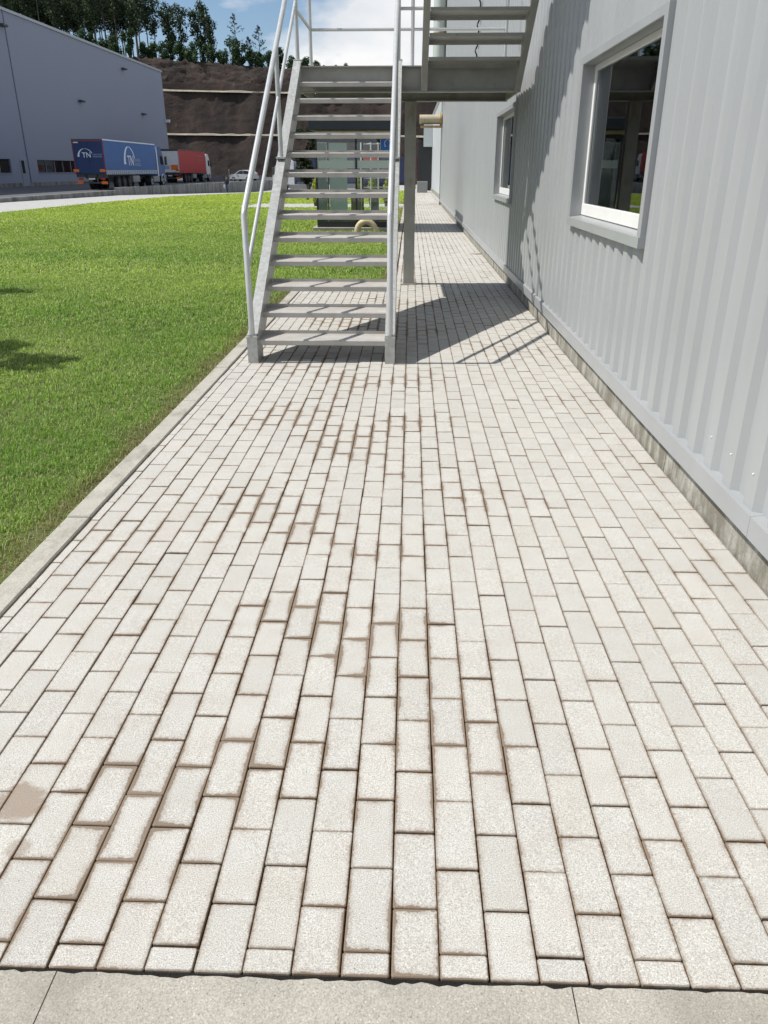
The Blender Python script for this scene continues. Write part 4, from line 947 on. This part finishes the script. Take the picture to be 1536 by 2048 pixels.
def car(loc, rotz):
    C = empty('parked_car', (0, 0, 0), 'small silver hatchback parked behind the low concrete wall', 'car')
    prof = [(-2.05, 0.35), (-2.08, 0.75), (-1.98, 1.02), (-1.5, 1.42), (-0.4, 1.50), (0.35, 1.42), (1.05, 1.0), (1.85, 0.86), (2.08, 0.65), (2.1, 0.35), (1.7, 0.28), (-1.7, 0.28)]
    bm = bmesh.new()
    rings = []
    for x, sc in ((-0.85, 0.0), (-0.82, 1), (0.82, 1), (0.85, 0)):
        ring = []
        for (y, z) in prof:
            tx = x if z < 0.95 else x*(0.80 if z > 1.3 else 0.93)
            k = 0.98 if sc == 0 else 1.0
            ring.append(bm.verts.new((tx, y*k, 0.28+(z-0.28)*k)))
        rings.append(ring)
    n = len(prof)
    for a, b in zip(rings[:-1], rings[1:]):
        for j in range(n): bm.faces.new((a[j], a[(j+1) % n], b[(j+1) % n], b[j]))
    bm.faces.new(rings[0]); bm.faces.new(list(reversed(rings[-1])))
    bmesh.ops.recalc_face_normals(bm, faces=list(bm.faces))
    bm.verts.index_update(); mb = MB().add([v.co[:] for v in bm.verts], [[v.index for v in f.verts] for f in bm.faces]); bm.free()
    body = mb.build('body', 'silver', C)
    for s in (-1, 1):
        for (pts) in ([(-1.72, 1.05), (-1.35, 1.36), (-0.5, 1.42), (-0.5, 1.03)], [(-0.42, 1.03), (-0.42, 1.42), (0.25, 1.36), (0.8, 1.02)]):
            MB().add([(s*(0.80 if z < 1.2 else 0.69), y, z) for y, z in pts], [(0, 1, 2, 3)]).build('side_window', 'dark_glass', body)
        for yy in (-1.3, 1.3): wheel(C, s*0.76, yy, 0.31, 0.31, 0.2)
        MB().box(s*0.62-0.16, s*0.62+0.16, 1.93, 2.09, 0.62, 0.78).build('headlight', 'decal_white', body); MB().box(s*0.68-0.1, s*0.68+0.1, -2.1, -1.99, 0.75, 1.0).build('tail_light', 'lamp_red', body)
        MB().box(s*0.93-0.08, s*0.93+0.08, 0.62, 0.75, 0.98, 1.1, 0.02).build('mirror', 'silver', body)
    MB().add([(-0.62, 0.40, 1.40), (0.62, 0.40, 1.40), (0.72, 1.02, 1.03), (-0.72, 1.02, 1.03)], [(0, 1, 2, 3)]).build('windscreen', 'dark_glass', body)
    C.location = loc; C.rotation_euler.z = rotz
car((-24.3, 121.5, 0.0), R_(62))
MB().box(-34, -22.4, 126.2, 126.5, 0.003, 0.75).build('yard_barrier', 'pwall', label='low concrete barrier behind the silver car below the cliff', cat='barrier')
for x, y, h, lb in ((-24.6, 113.0, 1.6, 'thin dark post behind the wall above the walking person'), (-22.8, 119.0, 2.4, 'thin grey post right of the silver car')):
    MB().tube([(x, y, 0), (x, y, h)], 0.05, 8).tube([(x, y, h-0.25), (x, y, h+0.02)], 0.075, 8).build('marker_post', 'grey_bin', label=lb, cat='post')

# person walking on the sunken road, legs partly hidden by the lawn
def person(loc):
    P = empty('person', loc, 'person in dark jacket and blue jeans carrying a white bag on the sunken road', 'person')
    J = {'pel': (0, 0, 0.95, .15), 'bel': (0, 0, 1.12, .145), 'che': (0, 0, 1.32, .16), 'nek': (0, 0.01, 1.47, .06), 'hd1': (0, 0.02, 1.58, .085), 'hd2': (0, 0.02, 1.68, .085),
         'shl': (-.17, 0, 1.40, .065), 'ell': (-.24, .02, 1.15, .05), 'wrl': (-.25, .10, .93, .035), 'hal': (-.25, .13, .85, .035),
         'shr': (.17, 0, 1.40, .065), 'elr': (.24, -.03, 1.15, .05), 'wrr': (.26, .02, .92, .035), 'har': (.26, .05, .84, .035),
         'hil': (-.09, 0, .88, .09), 'knl': (-.10, .10, .50, .065), 'anl': (-.10, .04, .09, .045), 'tol': (-.10, .18, .04, .035),
         'hir': (.09, 0, .88, .09), 'knr': (.10, -.02, .50, .065), 'anr': (.10, -.16, .10, .045), 'tor': (.10, -.03, .04, .035)}
    E_ = [('pel', 'bel'), ('bel', 'che'), ('che', 'nek'), ('nek', 'hd1'), ('hd1', 'hd2'), ('che', 'shl'), ('shl', 'ell'), ('ell', 'wrl'), ('wrl', 'hal'), ('che', 'shr'), ('shr', 'elr'), ('elr', 'wrr'), ('wrr', 'har'),
          ('pel', 'hil'), ('hil', 'knl'), ('knl', 'anl'), ('anl', 'tol'), ('pel', 'hir'), ('hir', 'knr'), ('knr', 'anr'), ('anr', 'tor')]
    ks = list(J); me = bpy.data.meshes.new('body'); me.from_pydata([J[k][:3] for k in ks], [(ks.index(a), ks.index(b)) for a, b in E_], [])
    o = bpy.data.objects.new('tmp', me); COL.objects.link(o)
    md = o.modifiers.new('skin', 'SKIN'); sub = o.modifiers.new('sub', 'SUBSURF'); sub.levels = sub.render_levels = 2
    for i, k in enumerate(ks): me.skin_vertices[0].data[i].radius = (J[k][3], J[k][3]); me.skin_vertices[0].data[i].use_root = (k == 'pel')
    dg = bpy.context.evaluated_depsgraph_get(); m2 = bpy.data.meshes.new_from_object(o.evaluated_get(dg)); COL.objects.unlink(o); bpy.data.objects.remove(o)
    m2.name = 'body'; m2.materials.clear()
    for k in ('denim', 'jacket', 'skin', 'black'): m2.materials.append(M[k])
    for p in m2.polygons:
        c = p.center; p.use_smooth = True
        p.material_index = 2 if (c.z > 1.47 or (abs(c.x) > 0.2 and c.z < 0.93)) else 1 if c.z > 0.9 else 3 if c.z < 0.09 else 0
    b = bpy.data.objects.new('body', m2); COL.objects.link(b); b.parent = P; WL[b] = WL[P].copy()
    MB().sphere((loc[0], loc[1]-0.005, loc[2]+1.68), 0.105, 12, 8, (0.9, 1, 0.95)).build('hair', 'black', P)
    P.rotation_euler.z = R_(170); P.scale = (1, 1, 1)
    MB().box(loc[0]-0.36, loc[0]-0.22, loc[1]-0.2, loc[1]+0.1, loc[2]+0.48, loc[2]+0.84, 0.03).build('carrier_bag', 'white_paint', label='white carrier bag held by the person on the sunken road', cat='bag')
person((-21.25, 96.0, road_z(96.0)-0.0))
# another small group of objects: none

# ================================================================== GRASS
def in_lawn(x, y):
    a = (x > LX) & (y < 66) & (y > -3)
    a &= np.where(y < 11.11, x < -1.594, x < -0.31)
    a &= ~((y > 36.2) & (y < 40.2) & (x > -7.5))
    a &= ~((x > -2.64) & (y > 21.86) & (y < 25.12))
    a &= ~((x > -6.0) & (y < 0.25))
    a &= ~((y > 40) & (x < LX+0.9*(y-40)/11)) & ~((y > 51) & (x < -14.9+4.4*(y-51)/10.5)) & ~((y > 61.5) & (x < -10.5+10.2*(y-61.5)/4.5))
    return a
def vnoise(x, y, s, seed):
    r = np.random.default_rng(seed); n = 64; t = r.random((n, n)); u, v = x/s, y/s; i, j = np.floor(u).astype(int), np.floor(v).astype(int); fu, fv = u-i, v-j
    fu, fv = fu*fu*(3-2*fu), fv*fv*(3-2*fv); g = lambda a, b: t[a % n, b % n]
    return (g(i, j)*(1-fu)+g(i+1, j)*fu)*(1-fv)+(g(i, j+1)*(1-fu)+g(i+1, j+1)*fu)*fv
def grass_zone(x0, x1, y0, y1, dens, h, w, seed):
    r = np.random.default_rng(seed); n = int((x1-x0)*(y1-y0)*dens); x = r.uniform(x0, x1, n); y = r.uniform(y0, y1, n)
    qx, qy, _ = proj(np.c_[x, y, np.zeros(n)]); k = in_lawn(x, y) & (qx > -60) & (qx < 1600) & (qy < 2200); x, y = x[k], y[k]; n = len(x)
    patch = vnoise(x, y, 0.45, 1)*0.5+vnoise(x, y, 1.7, 2)*0.5
    clump = vnoise(x, y, 0.09, 7)
    kd = np.where(y < 11.11, -1.60-x, -0.318-x)
    dry = np.clip(1-kd/(0.10+0.16*vnoise(x, y, 0.3, 4)), 0, 1)
    keep = (r.random(n) < 0.55+0.55*patch) & (r.random(n) > dry*0.55) ; x, y, patch, dry, clump = (q[keep] for q in (x, y, patch, dry, clump)); n = len(x)
    az = r.random(n)*6.283; lean = 0.25+0.95*r.random(n)**1.0; hh = h*(0.45+0.75*r.random(n))*(0.75+0.5*patch)*(0.6+0.8*clump); ww = w*(0.6+0.8*r.random(n))
    dx, dy = np.cos(az), np.sin(az)
    base = np.c_[x, y, np.full(n, -0.010)]; side = np.c_[-dy, dx, np.zeros(n)]*ww[:, None]*0.5
    mid = base+np.c_[dx*lean*hh*0.35, dy*lean*hh*0.35, hh*0.62]; tip = base+np.c_[dx*lean*hh*1.0, dy*lean*hh*1.0, hh*(1.05-0.35*lean)]
    v = np.stack([base-side, base+side, mid+side*0.85, mid-side*0.85, tip], 1).reshape(-1, 3)
    g0 = np.array([0.172, 0.31, 0.036]); g1 = np.array([0.34, 0.455, 0.075]); g2 = np.array([0.52, 0.49, 0.24]); br = np.array([0.26, 0.19, 0.10]); g3 = np.array([0.07, 0.12, 0.02])
    big = vnoise(x, y, 2.2, 21)*0.6+vnoise(x, y, 0.8, 22)*0.4
    t = np.clip((big-0.28)*1.7+(r.random(n)-0.5)*0.7, 0, 1)[:, None]; c = g0*(1-t)+g1*t
    yl = ((r.random(n) < 0.12+0.18*vnoise(x, y, 0.6, 9))*(0.4+0.6*r.random(n)))[:, None]; c = c*(1-yl)+g2*yl
    dk = ((r.random(n) < 0.18)*0.8)[:, None]; c = c*(1-dk)+g3*dk
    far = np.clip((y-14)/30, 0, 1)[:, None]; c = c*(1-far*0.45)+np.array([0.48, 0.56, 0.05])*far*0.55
    flw = ((r.random(n) < np.clip((y-22)/40, 0, 1)*0.10*(vnoise(x, y, 4, 12) > 0.5)))[:, None]; c = np.where(flw, np.array([0.42, 0.34, 0.02]), c)
    dd = np.clip(dry*1.3*r.random(n)*1.4, 0, 1)[:, None]; c = c*(1-dd)+br*dd
    c = c*(1.02+0.46*r.random(n))[:, None]*np.array([0.98, 1.03, 1.0])
    c = c*0.95+c.mean(1, keepdims=True)*np.array([1.0, 1.06, 0.85])*0.05
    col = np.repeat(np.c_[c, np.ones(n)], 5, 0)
    return v, n, col
zones = [(-4.6, -1.6, 2.0, 5.0, 15000, 0.032, 0.0034, 1), (-6.2, -1.6, 5.0, 8.0, 9000, 0.036, 0.0048, 2), (-8.0, -0.3, 8.0, 12.5, 4800, 0.040, 0.0075, 3),
         (-12.5, -0.3, 12.5, 21, 1900, 0.044, 0.013, 4), (-15.8, -0.3, 21, 34, 700, 0.046, 0.024, 5), (-15.8, -0.3, 34, 66, 260, 0.05, 0.045, 6)]
V, C_, N = [], [], 0
for zargs in zones:
    v, n, c = grass_zone(*zargs); V.append(v); C_.append(c); N += n
V = np.concatenate(V); C_ = np.concatenate(C_)
me = bpy.data.meshes.new('grass'); me.vertices.add(len(V)); me.vertices.foreach_set('co', V.astype(np.float32).ravel())
idx = np.arange(N)[:, None]*5; loops = np.concatenate([idx+np.array([0, 1, 2, 3]), idx+np.array([3, 2, 4])], 1)
me.loops.add(N*7); me.loops.foreach_set('vertex_index', loops.astype(np.int32).ravel())
me.polygons.add(N*2); st = np.stack([np.arange(N)*7, np.arange(N)*7+4], 1).ravel(); me.polygons.foreach_set('loop_start', st.astype(np.int32))
at = me.color_attributes.new('Col', 'FLOAT_COLOR', 'POINT'); at.data.foreach_set('color', C_.astype(np.float32).ravel())
me.materials.append(M['grass']); me.update(calc_edges=True); me.validate()
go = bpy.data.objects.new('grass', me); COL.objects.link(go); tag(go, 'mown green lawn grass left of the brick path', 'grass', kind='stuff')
print('BLADES', N, 'objects', len(bpy.data.objects))
